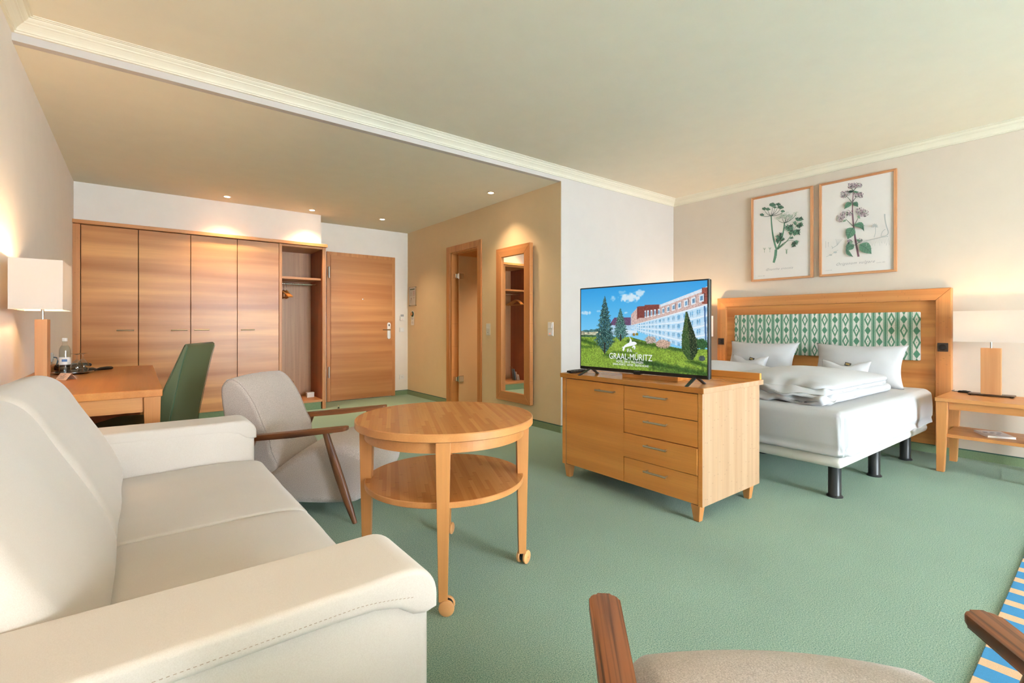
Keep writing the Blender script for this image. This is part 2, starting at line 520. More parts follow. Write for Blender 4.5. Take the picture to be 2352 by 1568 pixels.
def pillow_mesh(w, h, t, n=26, seed=0.0, dent=0.0):
    """pillow standing in the x-z plane, thickness along y, pointed corners"""
    bm = new(); fr = []; bk = []
    for j in range(n+1):
        rf = []; rb = []
        for i in range(n+1):
            u = -1+2*i/n; v = -1+2*j/n
            pin = 1-0.13*(1-u*u)*abs(v)**2; pin2 = 1-0.11*(1-v*v)*abs(u)**2
            x = u*w/2*pin2; z = v*h/2*pin
            d = ((1-abs(u)**2.4)*(1-abs(v)**2.4))
            d = max(d, 0)**0.55*t/2
            d0 = 0.006*noise.noise(Vector((u*3.1+seed, v*3.3, seed*1.7)))*(1-abs(u*v))
            crs = 0.004*math.sin(9*(u+v*0.4)+seed)*(abs(u)**3)
            if dent: d -= dent*math.exp(-((u/0.45)**2))*max(0, v)**2
            z -= dent*0.9*math.exp(-((u/0.4)**2))*max(0, v)**3
            edge = (abs(u) == 1 or abs(v) == 1)
            a = bm.verts.new((x, -d-(0 if edge else d0+crs), z)); rf.append(a)
            rb.append(a if edge else bm.verts.new((x, d*0.8, z)))
        fr.append(rf); bk.append(rb)
    for j in range(n):
        for i in range(n):
            bm.faces.new((fr[j][i], fr[j][i+1], fr[j+1][i+1], fr[j+1][i]))
            bm.faces.new((bk[j][i], bk[j+1][i], bk[j+1][i+1], bk[j][i+1]))
    return bm
def frame_rect(bm, x0, x1, z0, z1, w, y0, y1, bev=0.002, which='lrtb', flat=False):
    """mitred rectangular frame in the x-z plane; which sides"""
    o = {'b': [(x0, z0), (x1, z0), (x1-w, z0+w), (x0+w, z0+w)], 't': [(x1, z1), (x0, z1), (x0+w, z1-w), (x1-w, z1-w)],
         'l': [(x0, z1), (x0, z0), (x0+w, z0+w), (x0+w, z1-w)], 'r': [(x1, z0), (x1, z1), (x1-w, z1-w), (x1-w, z0+w)]}
    if flat:
        o['l'] = [(x0, z1), (x0, z0), (x0+w, z0), (x0+w, z1-w)]; o['r'] = [(x1, z0), (x1, z1), (x1-w, z1-w), (x1-w, z0)]
    for s in which:
        q = o[s]
        hexa(bm, [(a, y0, b) for a, b in q], [(a, y1, b) for a, b in q], bev)
    return bm
def text_obj(name, body, size, mat, parent, loc, rot=(PI/2, 0, 0), align='CENTER', shear=0.0, sx=1.0, space=1.0):
    cu = bpy.data.curves.new(name, 'FONT'); cu.body = body; cu.size = size
    cu.align_x = align; cu.align_y = 'CENTER'; cu.shear = shear; cu.space_character = space
    cu.resolution_u = 3
    tmp = bpy.data.objects.new('tmp', cu); COL.objects.link(tmp)
    dg = bpy.context.evaluated_depsgraph_get()
    me = bpy.data.meshes.new_from_object(tmp.evaluated_get(dg))
    me.name = name; me.materials.clear(); me.materials.append(MATS[mat])
    bpy.data.objects.remove(tmp); bpy.data.curves.remove(cu)
    o = bpy.data.objects.new(name, me); COL.objects.link(o)
    o.parent = parent; o.location = loc; o.rotation_euler = rot; o.scale = (sx, 1, 1)
    return o
def root_matrix(o):
    return Matrix.Translation(o.location) @ Matrix.Rotation(o.rotation_euler[2], 4, 'Z')
def wobj(name, bm, mat, parent, smooth=False, root=None):
    """part modelled in room coordinates, stored in its thing's own frame"""
    r = root or parent
    bm.transform(root_matrix(r).inverted())
    return obj(name, bm, mat, parent, smooth)

# ================================================================== THE ROOM
XL, XM, XH, YS, YB, ZE, ZC, ZT = -0.505, 3.37, 5.33, 3.5, 6.98, 2.54, 2.655, 2.85
struct('floor', B(XL-.15, XH+.15, YW-.15, YB+.15, -.1, 0), 'carpet', 'green cut-pile carpet covering the whole floor', 'carpet')
struct('ceiling', B(XL-.15, XH+.15, YW-.15, YS+.05, ZC, ZT), 'ceiling_paint', 'pale ceiling of the main room above the bed and sofa', 'ceiling')
struct('ceiling_entry', B(XL-.15, XM+.1, YS+.051, YB+.15, ZE, ZT), 'ceiling_paint', 'lower ceiling of the entrance area with four spotlights', 'ceiling')
struct('wall_left', B(XL-.15, XL, YW-.15, YB+.15, 0, ZT), 'wall_paint', 'cream wall behind the sofa and desk', 'wall')
struct('wall_back', B(XL, XM+.1, YB, YB+.15, 0, ZE), 'wall_paint', 'cream wall around the entrance door', 'wall')
struct('wall_bulkhead', B(XL, 1.91, 6.53, YB, 2.139, ZE), 'wall_paint', 'cream bulkhead wall above the wardrobe', 'wall')
struct('wall_fascia', B(XL, XM+.002, YS, YS+.05, ZE, ZC), 'dimmed_wall_paint', 'white strip of wall below the cornice where the ceiling drops', 'wall')
D0, D1, DH = 4.985, 5.66, 2.085
bm = new()
box(bm, XM, XM+.1, YS+.003, D0, 0, ZE); box(bm, XM, XM+.1, D1, YB, 0, ZE); box(bm, XM, XM+.1, D0, D1, DH, ZE)
struct('wall_partition', bm, 'tan_paint', 'tan painted wall carrying the tall mirror and bathroom door', 'wall')
struct('wall_step', B(XM+.002, XH+.15, YS, YS+.1, 0, ZC), 'dimmed_wall_paint', 'white wall behind the television', 'wall')
struct('wall_right', B(XH, XH+.15, YW-.15, YS, 0, ZC), 'warm_dimmed_paint', 'cream wall behind the bed headboard with two pictures', 'wall')
bm = new()
box(bm, XM+.1, 5.1, 5.85, 5.95, 0, 2.42); box(bm, 5.0, 5.1, YS+.1, 5.85, 0, 2.42); box(bm, XM+.1, 5.0, YS+.1, 5.85, 2.42, 2.5)
struct('wall_bathroom', bm, 'bath_paint', 'warm tan bathroom walls seen through the open door', 'wall')
bm = new()
(b0, b1, b2, b3), = WINS
y0, y1 = YW-.15, YW
box(bm, XL-.15, b0, y0, y1, 0, ZT); box(bm, b0, b1, y0, y1, 0, b2); box(bm, b0, b1, y0, y1, b3, ZT); box(bm, b1, XH+.15, y0, y1, 0, ZT)
struct('wall_front', bm, 'wall_paint', 'window wall behind the camera', 'wall')
for k, (w, n) in enumerate(zip(WINS, (3,))):
    bm = frame_rect(new(), w[0], w[1], w[2], w[3], .06, YW-.12, YW-.06)
    fr = struct('window_%d' % (k+1), bm, 'white_enamel', 'wide white framed balcony door behind the camera', 'window')
    step = (w[1]-w[0])/n
    for i in range(1, n):
        x = w[0]+i*step
        obj('mullion', B(x-.04, x+.04, YW-.12, YW-.06, w[2]+.06, w[3]-.06, .003), 'white_enamel', fr)
    for i in range(n):
        obj('pane', B(w[0]+i*step+.045, w[0]+(i+1)*step-.045, YW-.095, YW-.085, w[2]+.06, w[3]-.06), 'window_glass', fr)

struct('floor_added_slab', B(-1.0, 6.5, YW-2.2, YW-.15, -.16, -.04), 'added_slab', 'pale grey slab added outside the windows to limit upward light', 'added slab')  # unseen slab, added to keep light from below off the ceiling
# cornice: stepped cove profile (projection, height), mitred at the corners
CP = [(0, 2.580), (.012, 2.580), (.012, 2.588), (.018, 2.590), (.020, 2.597), (.024, 2.603), (.032, 2.611), (.044, 2.6205), (.052, 2.624), (.053, 2.629), (.062, 2.634), (.070, 2.641), (.071, 2.646), (.080, 2.647), (.081, 2.650), (.090, 2.651), (.090, ZC), (0, ZC)]
def cornice(name, f0, f1, label):
    bm = prism(new(), CP, f0, f1)
    struct(name, bm, 'cornice_paint', label, 'cornice')
cornice('trim_1', lambda p, z: (XL+p, YS-p, z), lambda p, z: (XH-p, YS-p, z), 'white moulded cornice along the drop in the ceiling')
cornice('trim_2', lambda p, z: (XL+p, YW+p, z), lambda p, z: (XL+p, YS-p, z), 'moulded cornice above the sofa wall')
cornice('trim_3', lambda p, z: (XH-p, YW+p, z), lambda p, z: (XH-p, YS-p, z), 'moulded cornice above the bed wall')
cornice('trim_4', lambda p, z: (XL+p, YW+p, z), lambda p, z: (XH-p, YW+p, z), 'moulded cornice above the windows')

def skirting(name, x0, x1, y0, y1, label):
    o = struct(name, B(x0, x1, y0, y1, 0, .066), 'carpet_skirting', label, 'skirting')
    obj('edge_strip', B(x0, x1, y0, y1, .066, .073), 'skirting_edge', o)
T = .011
skirting('baseboard_left', XL, XL+T, YW, 6.44, 'green carpet skirting along the sofa wall')
skirting('baseboard_back', 3.155, XM, YB-T, YB, 'green carpet skirting right of the entrance door')
skirting('baseboard_partition', XM-T, XM, 5.75, YB-T, 'green carpet skirting left of the bathroom door')
skirting('baseboard_mirror', XM-T, XM, YS-T, 4.905, 'green carpet skirting under the tall mirror')
skirting('baseboard_step', XM, XH-T, YS-T, YS, 'green carpet skirting behind the dresser')
skirting('baseboard_right', XH-T, XH, YW, YS, 'green carpet skirting behind the bed and bedside table')

# entrance door
d = struct('door_1', frame_rect(new(), 2.115, 3.145, 0, 2.135, .055, YB-.03, YB, .003, 'lrt', True), 'bamboo_v', 'entrance door of horizontal wood veneer in a bamboo frame', 'door')
obj('door_leaf', B(2.165, 3.095, YB-.04, YB-.001, .008, 2.085, .003), 'entry_veneer', d)
obj('lock_plate', prism(new(), [(3.035+.026*math.cos(a), (1.105 if math.sin(a) > 0 else .905)+.026*math.sin(a)) for a in [2*PI*k/24+.001 for k in range(24)]], lambda a, b: (a, YB-.055, b), lambda a, b: (a, YB-.04, b), .003), 'white_enamel', d, True)
lv = new(); sweep(lv, [(3.035, YB-.05, 1.02), (3.035, YB-.095, 1.02), (3.02, YB-.105, 1.02), (2.92, YB-.105, 1.02)], .009, 10)
obj('door_lever', lv, 'brushed_nickel', d, True)
obj('card_slot', B(3.027, 3.043, YB-.058, YB-.054, 1.075, 1.105), 'black_plastic', d)
obj('peephole', lathe(new(), [(.009, 0), (.009, .006), (.004, .007)], 16), 'chrome', d, True, (2.635, YB-.04, 1.475), (PI/2, 0, 0))
for z in (1.84, .42):
    obj('hinge', sweep(new(), [(2.14, YB-.045, z-.08), (2.14, YB-.045, z+.08)], .012, 12), 'steel', d, True)

# bathroom door: bamboo frame, frosted leaf standing open into the bathroom
fm = frame_rect(new(), -5.75, -4.905, 0, 2.155, .085, 0, .018, .003, 'lrt', True)
fm.transform(Matrix.Rotation(-PI/2, 4, 'Z')); fm.transform(Matrix.Translation((XM-.018, 0, 0)))
d = struct('door_2', fm, 'bamboo_vy', 'bathroom doorway with a bamboo frame and frosted glass door', 'door')
bm = new(); box(bm, XM-.002, XM+.102, D1-.03, D1+.002, 0, DH); box(bm, XM-.002, XM+.102, D0-.002, D0+.012, 0, DH); box(bm, XM-.002, XM+.102, D0, D1, DH-.03, DH+.002)
obj('door_lining', bm, 'bamboo_vy', d)
lf = obj('glass_leaf', B(XM+.075, XM+.79, D1-.09, D1-.08, .01, 2.035, .001), 'frosted_glass', d)
tag(lf, 'frosted warm-toned glass door leaf')
for z in (1.755, .36):
    bm = new(); box(bm, XM+.055, XM+.145, D1-.105, D1-.065, z-.04, z+.04, .004); box(bm, XM+.02, XM+.07, D1-.10, D1-.028, z-.03, z+.03, .004)
    h = obj('glass_hinge', bm, 'chrome', d)
    obj('hinge_pin', sweep(new(), [(XM+.06, D1-.11, z-.034), (XM+.06, D1-.11, z+.034)], .012, 12), 'chrome', h, True)

# downlights
def downlight(x, y, z, label, power, group='ceiling spotlights', size=104, named='downlight'):
    t = thing(named, label, 'ceiling light', (x, y, z), 0, group)
    obj('trim_ring', lathe(new(), [(.030, -.004), (.030, 0.0), (.043, 0.0), (.043, -.003), (.036, -.006)], 28), 'chrome', t, True)
    obj('lens', lathe(new(), [(.0295, -.0065), (.0295, -.0042)], 24), 'spot_glow', t)
    l = bpy.data.lights.new('spot_lamp', 'SPOT'); l.energy = power; l.color = (1.0, .74, .46)
    l.spot_size = math.radians(size); l.spot_blend = .9; l.shadow_soft_size = .03
    o = bpy.data.objects.new('spot_lamp', l); COL.objects.link(o); o.parent = t; o.location = (0, 0, -.012)
    return t
downlight(.80, 6.235, ZE, 'recessed spotlight above the wardrobe doors, leftmost of the four', 76)
downlight(1.735, 6.30, ZE, 'recessed spotlight above the open wardrobe niche', 76)
downlight(2.64, 6.25, ZE, 'recessed spotlight in front of the entrance door', 64)
downlight(3.05, 4.27, ZE, 'recessed spotlight near the tall mirror, nearest to the wall', 62)
downlight(4.0, 4.75, 2.42, 'recessed spotlight in the bathroom ceiling behind the frosted door', 210, None)

# ================================================================== WARDROBE
wr = thing('wardrobe', 'built-in wardrobe with four veneered doors and an open hanging niche', 'wardrobe', (.72, 6.42, 0))
FY = 6.42
wobj('crown_board', B(XL, 1.955, FY-.03, FY+.10, 2.10, 2.138, .003), 'bamboo_h', wr)
wobj('filler_strip', B(XL, -.447, FY, FY+.03, .095, 2.098, .002), 'bamboo_v', wr)
wobj('carcass', B(-.447, 1.37, FY+.022, FY+.54, .095, 2.098), 'dark_gap', wr)
wobj('side_panel', B(1.897, 1.94, FY, 6.975, .0, 2.098, .002), 'bamboo_v', wr)
wobj('divider_panel', B(1.380, 1.413, FY, 6.955, .095, 2.098, .002), 'bamboo_v', wr)
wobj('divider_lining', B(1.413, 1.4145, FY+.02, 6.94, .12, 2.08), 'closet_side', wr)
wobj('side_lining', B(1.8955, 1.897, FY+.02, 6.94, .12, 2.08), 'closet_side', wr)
wobj('back_panel', B(1.413, 1.897, 6.94, 6.955, .095, 2.098), 'closet_back', wr)
wobj('top_panel', B(1.413, 1.897, FY+.004, 6.94, 2.072, 2.098, .002), 'beech_h', wr)
wobj('niche_floor', B(1.413, 1.897, FY+.004, 6.94, .095, .125, .002), 'bamboo_h', wr)
wobj('shelf', B(1.413, 1.8955, FY+.06, 6.94, 1.672, 1.70, .002), 'bamboo_h', wr)
wobj('hanging_rail', sweep(new(), [(1.413, 6.66, 1.625), (1.897, 6.66, 1.625)], .0125, 16), 'chrome', wr, True)
wobj('plinth', B(XL, 1.885, FY+.02, FY+.05, 0, .095), 'carpet_skirting', wr)
edges = [-.444, .011, .471, .927, 1.378]
hand = [(-.167, -.025), (.292, .439), (.503, .644), (.963, 1.105)]
for i in range(4):
    dr = wobj('wardrobe_door', B(edges[i]+.003, edges[i+1]-.003, FY-.001, FY+.02, .098, 2.094, .0015), 'door_veneer', wr)
    bm = new(); a, b = hand[i]
    sweep(bm, [(a, FY-.028, 1.034), (b, FY-.028, 1.034)], .0075, 10)
    for q in (a+.012, b-.012): sweep(bm, [(q, FY-.028, 1.034), (q, FY, 1.034)], .004, 8)
    wobj('handle', bm, 'brushed_nickel', dr, True, wr)

def hanger(x, label, rz):
    t = thing('coat_hanger', label, 'hanger', (x, 6.66, 1.625), rz, 'wooden hangers on the wardrobe rail')
    bm = new(); pts = []; rd = []
    for k in range(17):
        s = -1+k/8; pts.append((0.03*s*s, .205*s, -.092-.085*abs(s)**1.3)); rd.append(.013+.006*abs(s)**4)
    sweep(bm, pts, rd, 8, .62); obj('shoulders', bm, 'hanger_wood', t, True)
    obj('trouser_bar', sweep(new(), [(.02, -.185, -.178), (.02, .185, -.178)], .005, 8), 'hanger_wood', t, True)
    hk = [(0, 0, -.085), (0, 0, -.05), (0, .018, -.032), (0, .026, -.01), (0, .018, .012), (0, 0, .018), (0, -.014, .012), (0, -.018, 0)]
    obj('hook', sweep(new(), hk, .0028, 8), 'chrome', t, True)
hanger(1.455, 'wooden coat hanger on the wardrobe rail, closest to the divider', .10)
hanger(1.485, 'wooden coat hanger on the wardrobe rail, middle of three', .0)
hanger(1.518, 'wooden coat hanger on the wardrobe rail, farthest from the divider', -.08)
# brochure holder in the niche
t = thing('brochure_stand', 'clear tiered brochure stand on the niche floor, seen in the mirror', 'brochure stand', (1.50, 6.66, .125), -PI/2+.15)
obj('stand_back', hexa(new(), [(-.055, .05, 0), (.055, .05, 0), (.055, .054, 0), (-.055, .054, 0)], [(-.055, .09, .24), (.055, .09, .24), (.055, .094, .24), (-.055, .094, .24)]), 'acrylic', t)
obj('stand_base', B(-.057, .057, -.06, .06, 0, .004), 'acrylic', t)
for k, (y, h, m) in enumerate(((-.05, .10, 'paper'), (-.015, .15, 'pink_card'), (.02, .20, 'brochure_blue'))):
    obj('brochure', hexa(new(), [(-.05, y+.006, .005), (.05, y+.006, .005), (.05, y+.014, .005), (-.05, y+.014, .005)], [(-.05, y+.006+h*.16, h), (.05, y+.006+h*.16, h), (.05, y+.014+h*.16, h), (-.05, y+.014+h*.16, h)]), m, t)
    obj('pocket_front', hexa(new(), [(-.055, y, .004), (.055, y, .004), (.055, y+.002, .004), (-.055, y+.002, .004)], [(-.055, y+h*.10, h*.62), (.055, y+h*.10, h*.62), (.055, y+.002+h*.10, h*.62), (-.055, y+.002+h*.10, h*.62)]), 'acrylic', t)
o = thing('paper_box', 'small white box at the back of the wardrobe niche floor', 'box', (1.825, 6.72, .125))
obj('box_body', B(-.045, .045, -.03, .03, 0, .05, .002), 'paper', o); obj('box_lid', B(-.047, .047, -.032, .032, .05, .066, .002), 'white_enamel', o)

# door stop
t = thing('door_stop', 'small metal door stop on the carpet near the wardrobe niche', 'door stop', (2.075, 6.33, 0))
obj('stop_post', lathe(new(), [(.014, 0), (.014, .004), (.009, .007), (.009, .018)], 16), 'black_plastic', t, True)
obj('stop_cap', lathe(new(), [(.011, .018), (.013, .022), (.013, .032), (.007, .037)], 16), 'chrome', t, True)

# ================================================================== WALL FITTINGS
def plate(name, label, cat, loc, rz, kind, group=None):
    """85 mm wall plates stacked upward; kind letters: s switch, e socket, c card reader"""
    t = thing(name, label, cat, loc, rz, group)
    for i, k in enumerate(kind):
        z = i*.072
        obj('cover_plate', B(-.04, .04, -.010, 0, z-.036, z+.036, .003), 'white_plastic', t)
        if k == 's': obj('rocker', hexa(new(), [(-.027, -.010, z-.027), (.027, -.010, z-.027), (.027, -.010, z+.027), (-.027, -.010, z+.027)], [(-.027, -.017, z-.027), (.027, -.017, z-.027), (.027, -.012, z+.027), (-.027, -.012, z+.027)], .002), 'white_enamel', t)
        if k == 'r':
            obj('rocker', hexa(new(), [(-.027, -.010, z-.027), (.027, -.010, z-.027), (.027, -.010, z+.027), (-.027, -.010, z+.027)], [(-.027, -.017, z-.027), (.027, -.017, z-.027), (.027, -.012, z+.027), (-.027, -.012, z+.027)], .002), 'white_enamel', t)
            obj('pilot_light', B(-.005, .005, -.019, -.0165, z-.015, z-.007), 'led_red', t)
        if k == 'e':
            obj('socket_well', lathe(new(), [(.021, 0), (.024, .004), (.021, .004), (.0205, .0015)], 24), 'white_plastic', t, True, (0, -.010, z), (PI/2, 0, 0))
            for sx in (-.0095, .0095): obj('contact_hole', lathe(new(), [(.0028, 0), (.0028, .0028)], 10), 'black_plastic', t, False, (sx, -.010, z), (PI/2, 0, 0))
        if k == 'c':
            obj('reader_body', B(-.03, .034, -.03, -.010, z-.045, z+.02, .004), 'white_plastic', t)
            obj('key_card', B(-.024, .028, -.022, -.017, z+.0, z+.052, .001), 'ink_pale', t)
            obj('pilot_light', B(-.003, .005, -.0315, -.030, z-.030, z-.024), 'led_red', t)
    return t
WP = -PI/2                                                    # facing -X
plate('card_switch', 'white key card holder with red light beside the entrance door', 'card reader', (3.265, YB, 1.205), 0, 'c')
plate('light_switch', 'single white light switch below the key card holder', 'switch', (3.265, YB, 1.02), 0, 's')
plate('wall_socket', 'white wall socket low beside the entrance door', 'socket', (3.265, YB, .28), 0, 'e')
plate('switch_socket', 'white switch above a socket between bathroom door and mirror', 'switch', (XM, 4.765, 1.0), WP, 'es')
plate('light_switch', 'double white light switch with red pilot right of the mirror', 'switch', (XM, 3.65, 1.01), WP, 'rs')

# notice in an acrylic holder and the door hanger sign
t = thing('evacuation_notice', 'notice in a clear acrylic holder on the tan wall', 'notice', (XM, 6.785, 1.535), WP)
obj('acrylic_sheet', B(-.115, .115, -.022, -.018, -.15, .15, .001), 'acrylic', t)
obj('notice_paper', B(-.105, .105, -.0175, -.0165, -.135, .135), 'paper', t)
obj('heading_bar', B(-.08, .08, -.0178, -.0176, .10, .118), 'ink_green', t)
for z in (.07, .055, .04, .025, .01, -.06, -.075, -.09): obj('text_line', B(-.085, -.02 if z < 0 else -.005, -.0178, -.0176, z, z+.004), 'ink_pale', t)
for z in (.075, .062, .05, .037, .024, .011): obj('text_line', B(.02, .085, -.0178, -.0176, z, z+.004), 'ink_red', t)
for x, z, m in ((-.04, -.035, 'ink_green'), (-.04, -.05, 'ink_red'), (.05, -.03, 'ink_red')): obj('pictogram', B(x, x+.018, -.0178, -.0176, z, z+.014), m, t)
for sx in (-.105, .105):
    for sz in (-.14, .14): obj('stand_off', lathe(new(), [(.006, 0), (.006, .026), (.004, .028)], 12), 'steel', t, True, (sx, 0, sz), (PI/2, 0, 0))
t = thing('door_hanger', 'white door hanger sign with a round green hole rim', 'door sign', (XM, 6.80, 1.20), WP)
out = [(.052*math.cos(a), .065+.052*math.sin(a)) for a in [PI*k/14 for k in range(15)]]+[(-.052, -.11), (.052, -.11)]
obj('sign_card', prism(new(), out, lambda a, b: (a, -.006, b), lambda a, b: (a, -.004, b)), 'paper', t)
obj('green_ring', lathe(new(), [(.030, 0), (.030, .001), (.042, .001), (.042, 0)], 28), 'ink_green', t, False, (0, -.006, .062), (PI/2, 0, 0))
obj('hanging_knob', lathe(new(), [(.008, 0), (.008, .02), (.016, .024), (.028, .026), (.028, .03), (.004, .032)], 20), 'beech', t, True, (0, 0, .062), (PI/2, 0, 0))
for z, w in ((.0, .04), (-.012, .036), (-.024, .03), (-.055, .012), (-.068, .03), (-.08, .026)): obj('text_line', B(-w, w, -.0066, -.0062, z, z+.004), 'ink_pale', t)

# tall mirror
mr = thing('wall_mirror', 'tall narrow mirror in a wide bamboo frame', 'mirror', (XM, 4.23, 0), WP-math.radians(1.0))
for s, m in (('l', 'bamboo_v'), ('r', 'bamboo_v'), ('t', 'bamboo_h'), ('b', 'bamboo_h')):
    obj('frame_rail', frame_rect(new(), -.315, .315, .225, 1.975, .105, -.055, -.012, .003, s), m, mr)
obj('mirror_plate', B(-.215, .215, -.035, -.02, .325, 1.875), 'mirror_glass', mr)
# ================================================================== SOFA
sf = thing('sofa', 'cream fabric two-seat sofa with rounded armrests', 'sofa', (0, 1.835, 0))
def wob(a, f, s=0.0): return noise.noise(Vector((a.x*f+s, a.y*f, a.z*f+s*.3)))
soft = lambda amp, f, s=0.0: (lambda p: p+Vector((wob(p, f, s)*amp, wob(p, f, s+9)*amp*.4, wob(p, f, s+5)*amp)))
wobj('sofa_base', B(-.42, .455, 1.0, 2.67, .06, .27, .02, 3), 'sofa_fabric', sf, True)
ZA = .618
def arc(cx, cz, r, a0, a1, n=8): return [(cx+r*math.cos(a0+(a1-a0)*k/n), cz+r*math.sin(a0+(a1-a0)*k/n)) for k in range(n+1)]
for (y0, y1, yo) in ((.835, 1.035, -1), (2.64, 2.84, 1)):
    core = [(-.45, .05), (.2, .05), (.452, .05)]+[(.458, .3), (.458, .5)]+arc(.398, ZA-.066, .060, 0, PI/2)+[(.2, ZA-.008), (-.1, ZA-.006), (-.45, ZA-.004), (-.455, .3)]
    ya, yb = (y0+.008, y1) if yo < 0 else (y0, y1-.008)
    arm = wobj('armrest', loft(new(), core, ya, yb, .026, 5), 'sofa_fabric', sf, True)
    # top cover laid over the arm, ending in a stitched overhang on the outer side
    cap = [(.416, ZA-.090), (.440, ZA-.096), (.466, ZA-.090)]+arc(.401, ZA-.065, .066, 0, PI/2, 10)+[(.3, ZA), (.1, ZA+.002), (-.15, ZA+.005), (-.455, ZA+.010), (-.455, ZA-.042), (-.15, ZA-.046), (.1, ZA-.049), (.26, ZA-.051), (.34, ZA-.056), (.386, ZA-.068)]
    wobj('arm_cover', loft(new(), cap, y0-.005 if yo < 0 else y0-.001, y1+.001 if yo < 0 else y1+.005, .012, 6), 'sofa_fabric', arm, True, sf)
    if yo < 0:
        bm = new(); x = -.44
        while x < .41:
            z = ZA-.032-.006*max(0, x); z -= .5*max(0, x-.30)**1.5
            box(bm, x, x+.0042, y0-.0056, y0-.0040, z-.0004, z+.0004); x += .0080
        tag(wobj('stitching', bm, 'stitch', arm, False, sf), kind='stuff')
back = [(-.475, .06), (-.49, .45), (-.485, .76), (-.45, .845), (-.40, .84), (-.36, .7), (-.34, .4), (-.34, .06)]
wobj('back_frame', loft(new(), smooth_poly(back, 3), 1.0, 2.675, .03, 4), 'sofa_fabric', sf, True)
bc = [(-.40, .40), (-.22, .385), (-.075, .40), (-.045, .455), (-.065, .53), (-.115, .64), (-.175, .755), (-.225, .845), (-.275, .885), (-.335, .888), (-.385, .85), (-.41, .70)]
for k, (y0, y1) in enumerate(((1.035, 1.832), (1.838, 2.632))):
    wobj('back_cushion', loft(new(), smooth_poly(bc, 4), y0, y1, .05, 6, soft(.006, 4, 3*k), 14), 'sofa_fabric', sf, True)
sc = [(-.36, .27), (.10, .255), (.44, .25), (.488, .29), (.502, .35), (.485, .405), (.42, .428), (.25, .436), (.0, .432), (-.25, .425), (-.38, .42), (-.40, .34)]
for k, (y0, y1) in enumerate(((1.04, 1.834), (1.836, 2.634))):
    wobj('seat_cushion', loft(new(), smooth_poly(sc, 4), y0, y1, .018, 4, soft(.004, 5, 2*k), 12), 'sofa_fabric', sf, True)
for x in (-.36, .40):
    for y in (.94, 2.73): wobj('foot', taper(new(), x, y, 0, .062, .05, .05, .06, .06), 'black_plastic', sf)

# ================================================================== ARMCHAIRS
def armchair(label, tip_mid, ang):
    """x forward, arm tips at x = .30 in its own frame"""
    t = thing('armchair', label, 'armchair', (tip_mid[0]-.30*math.cos(ang), tip_mid[1]-.30*math.sin(ang), 0), ang, 'walnut framed armchairs')
    S0 = .30; w = .270
    bk = [(-.437, .27), (-.475, .36), (-.492, .444), (-.518, .497), (-.563, .606), (-.601, .675), (-.65, .738), (-.70, .772), (-.74, .768), (-.768, .735), (-.772, .69), (-.765, .62), (-.748, .53), (-.72, .40), (-.68, .25), (-.62, .12), (-.52, .09), (-.45, .14)]
    crown = lambda p: Vector((p.x-.012*(1-(p.y/w)**2)*0, p.y, p.z+.012*(1-(p.y/w)**2)*max(0, (p.z-.5))/.28))
    obj('backrest', loft(new(), smooth_poly([(a+S0, b) for a, b in bk], 3), -w, w, .022, 5, crown, 8), 'armchair_fabric', t, True)
    st = [(-.50, .10), (-.27, .078), (-.05, .082), (.02, .094), (.075, .135), (.114, .20), (.118, .265), (.094, .330), (.040, .376), (-.04, .400), (-.13, .403), (-.21, .390), (-.286, .366), (-.36, .325), (-.43, .272), (-.52, .21)]
    dome = lambda p: Vector((p.x+.015*(1-(p.y/w)**2)*(1 if p.x > .25 else 0), p.y, p.z+.022*(1-(p.y/.30)**2)*max(0, p.z-.2)/.2))
    obj('seat', loft(new(), smooth_poly([(a+S0, b) for a, b in st], 3), -w-.030, w+.030, .045, 7, dome, 8), 'armchair_fabric', t, True)
    obj('seam_piping', sweep(new(), [(a+S0, -w+.010, b) for a, b in smooth_poly(bk, 3)[:25]], .0022, 6), 'armchair_fabric', t, True)
    obj('seam_piping', sweep(new(), [(a+S0, w-.010, b) for a, b in smooth_poly(bk, 3)[:25]], .0022, 6), 'armchair_fabric', t, True)
    for s in (-1, 1):
        yc = s*.356
        # arm: plank with a rounded tip, rising towards the front
        out = []
        L0, hw = -.66, .031
        for k in range(7): out.append((-.019+.019*math.sin(PI/12*k), -hw+.019-.019*math.cos(PI/12*k)))
        for k in range(7): out.append((-.019+.019*math.cos(PI/12*k), hw-.019+.019*math.sin(PI/12*k)))
        out = [(L0, -hw*.72)]+[(-.3, -hw*.92)]+out+[(-.3, hw*.92)]+[(L0, hw*.72)]
        zt = lambda x: .531+.105*x+(.02*(x+.2)**2 if x < -.2 else 0)
        bm = prism(new(), out, lambda a, b: (a+S0, yc+b, zt(a)-.030+.010*max(0, min(1, (a+.12)/.12))), lambda a, b: (a+S0, yc+b, zt(a)), .005)
        arm = obj('armrest', bm, 'walnut', t, True)
        pts = []; rd = []
        for k in range(9):
            f = k/8; pts.append((-.125+.165*f**1.05+S0, yc-s*.004*(1-f), .497*(1-f))); rd.append((.022, .025, .028, .030, .031, .030, .027, .023, .016)[k])
        obj('leg', sweep(new(), pts, [r*.78 for r in rd], 14, .78, (0, 1, 0)), 'walnut_leg', t, True)
        pts = []; rd = []
        for k in range(9):
            f = k/8; pts.append((-.545-.16*f+S0, yc, .465*(1-f))); rd.append(.024*(1-f)+.015)
        obj('leg', sweep(new(), pts, rd, 14, .78, (0, 1, 0)), 'walnut_leg', t, True)
    for x, z in ((-.08, .145), (-.52, .145)):
        obj('cross_rail', sweep(new(), [(x+S0, -.25, z), (x+S0, .25, z)], .014, 10), 'walnut', t, True)
    return t
armchair('beige armchair with walnut arms standing between sofa and round table', (1.136, 2.888), math.radians(-40))
armchair('beige armchair in the foreground, seen from behind, beside the striped rug', (1.016, .417), math.radians(47.3))

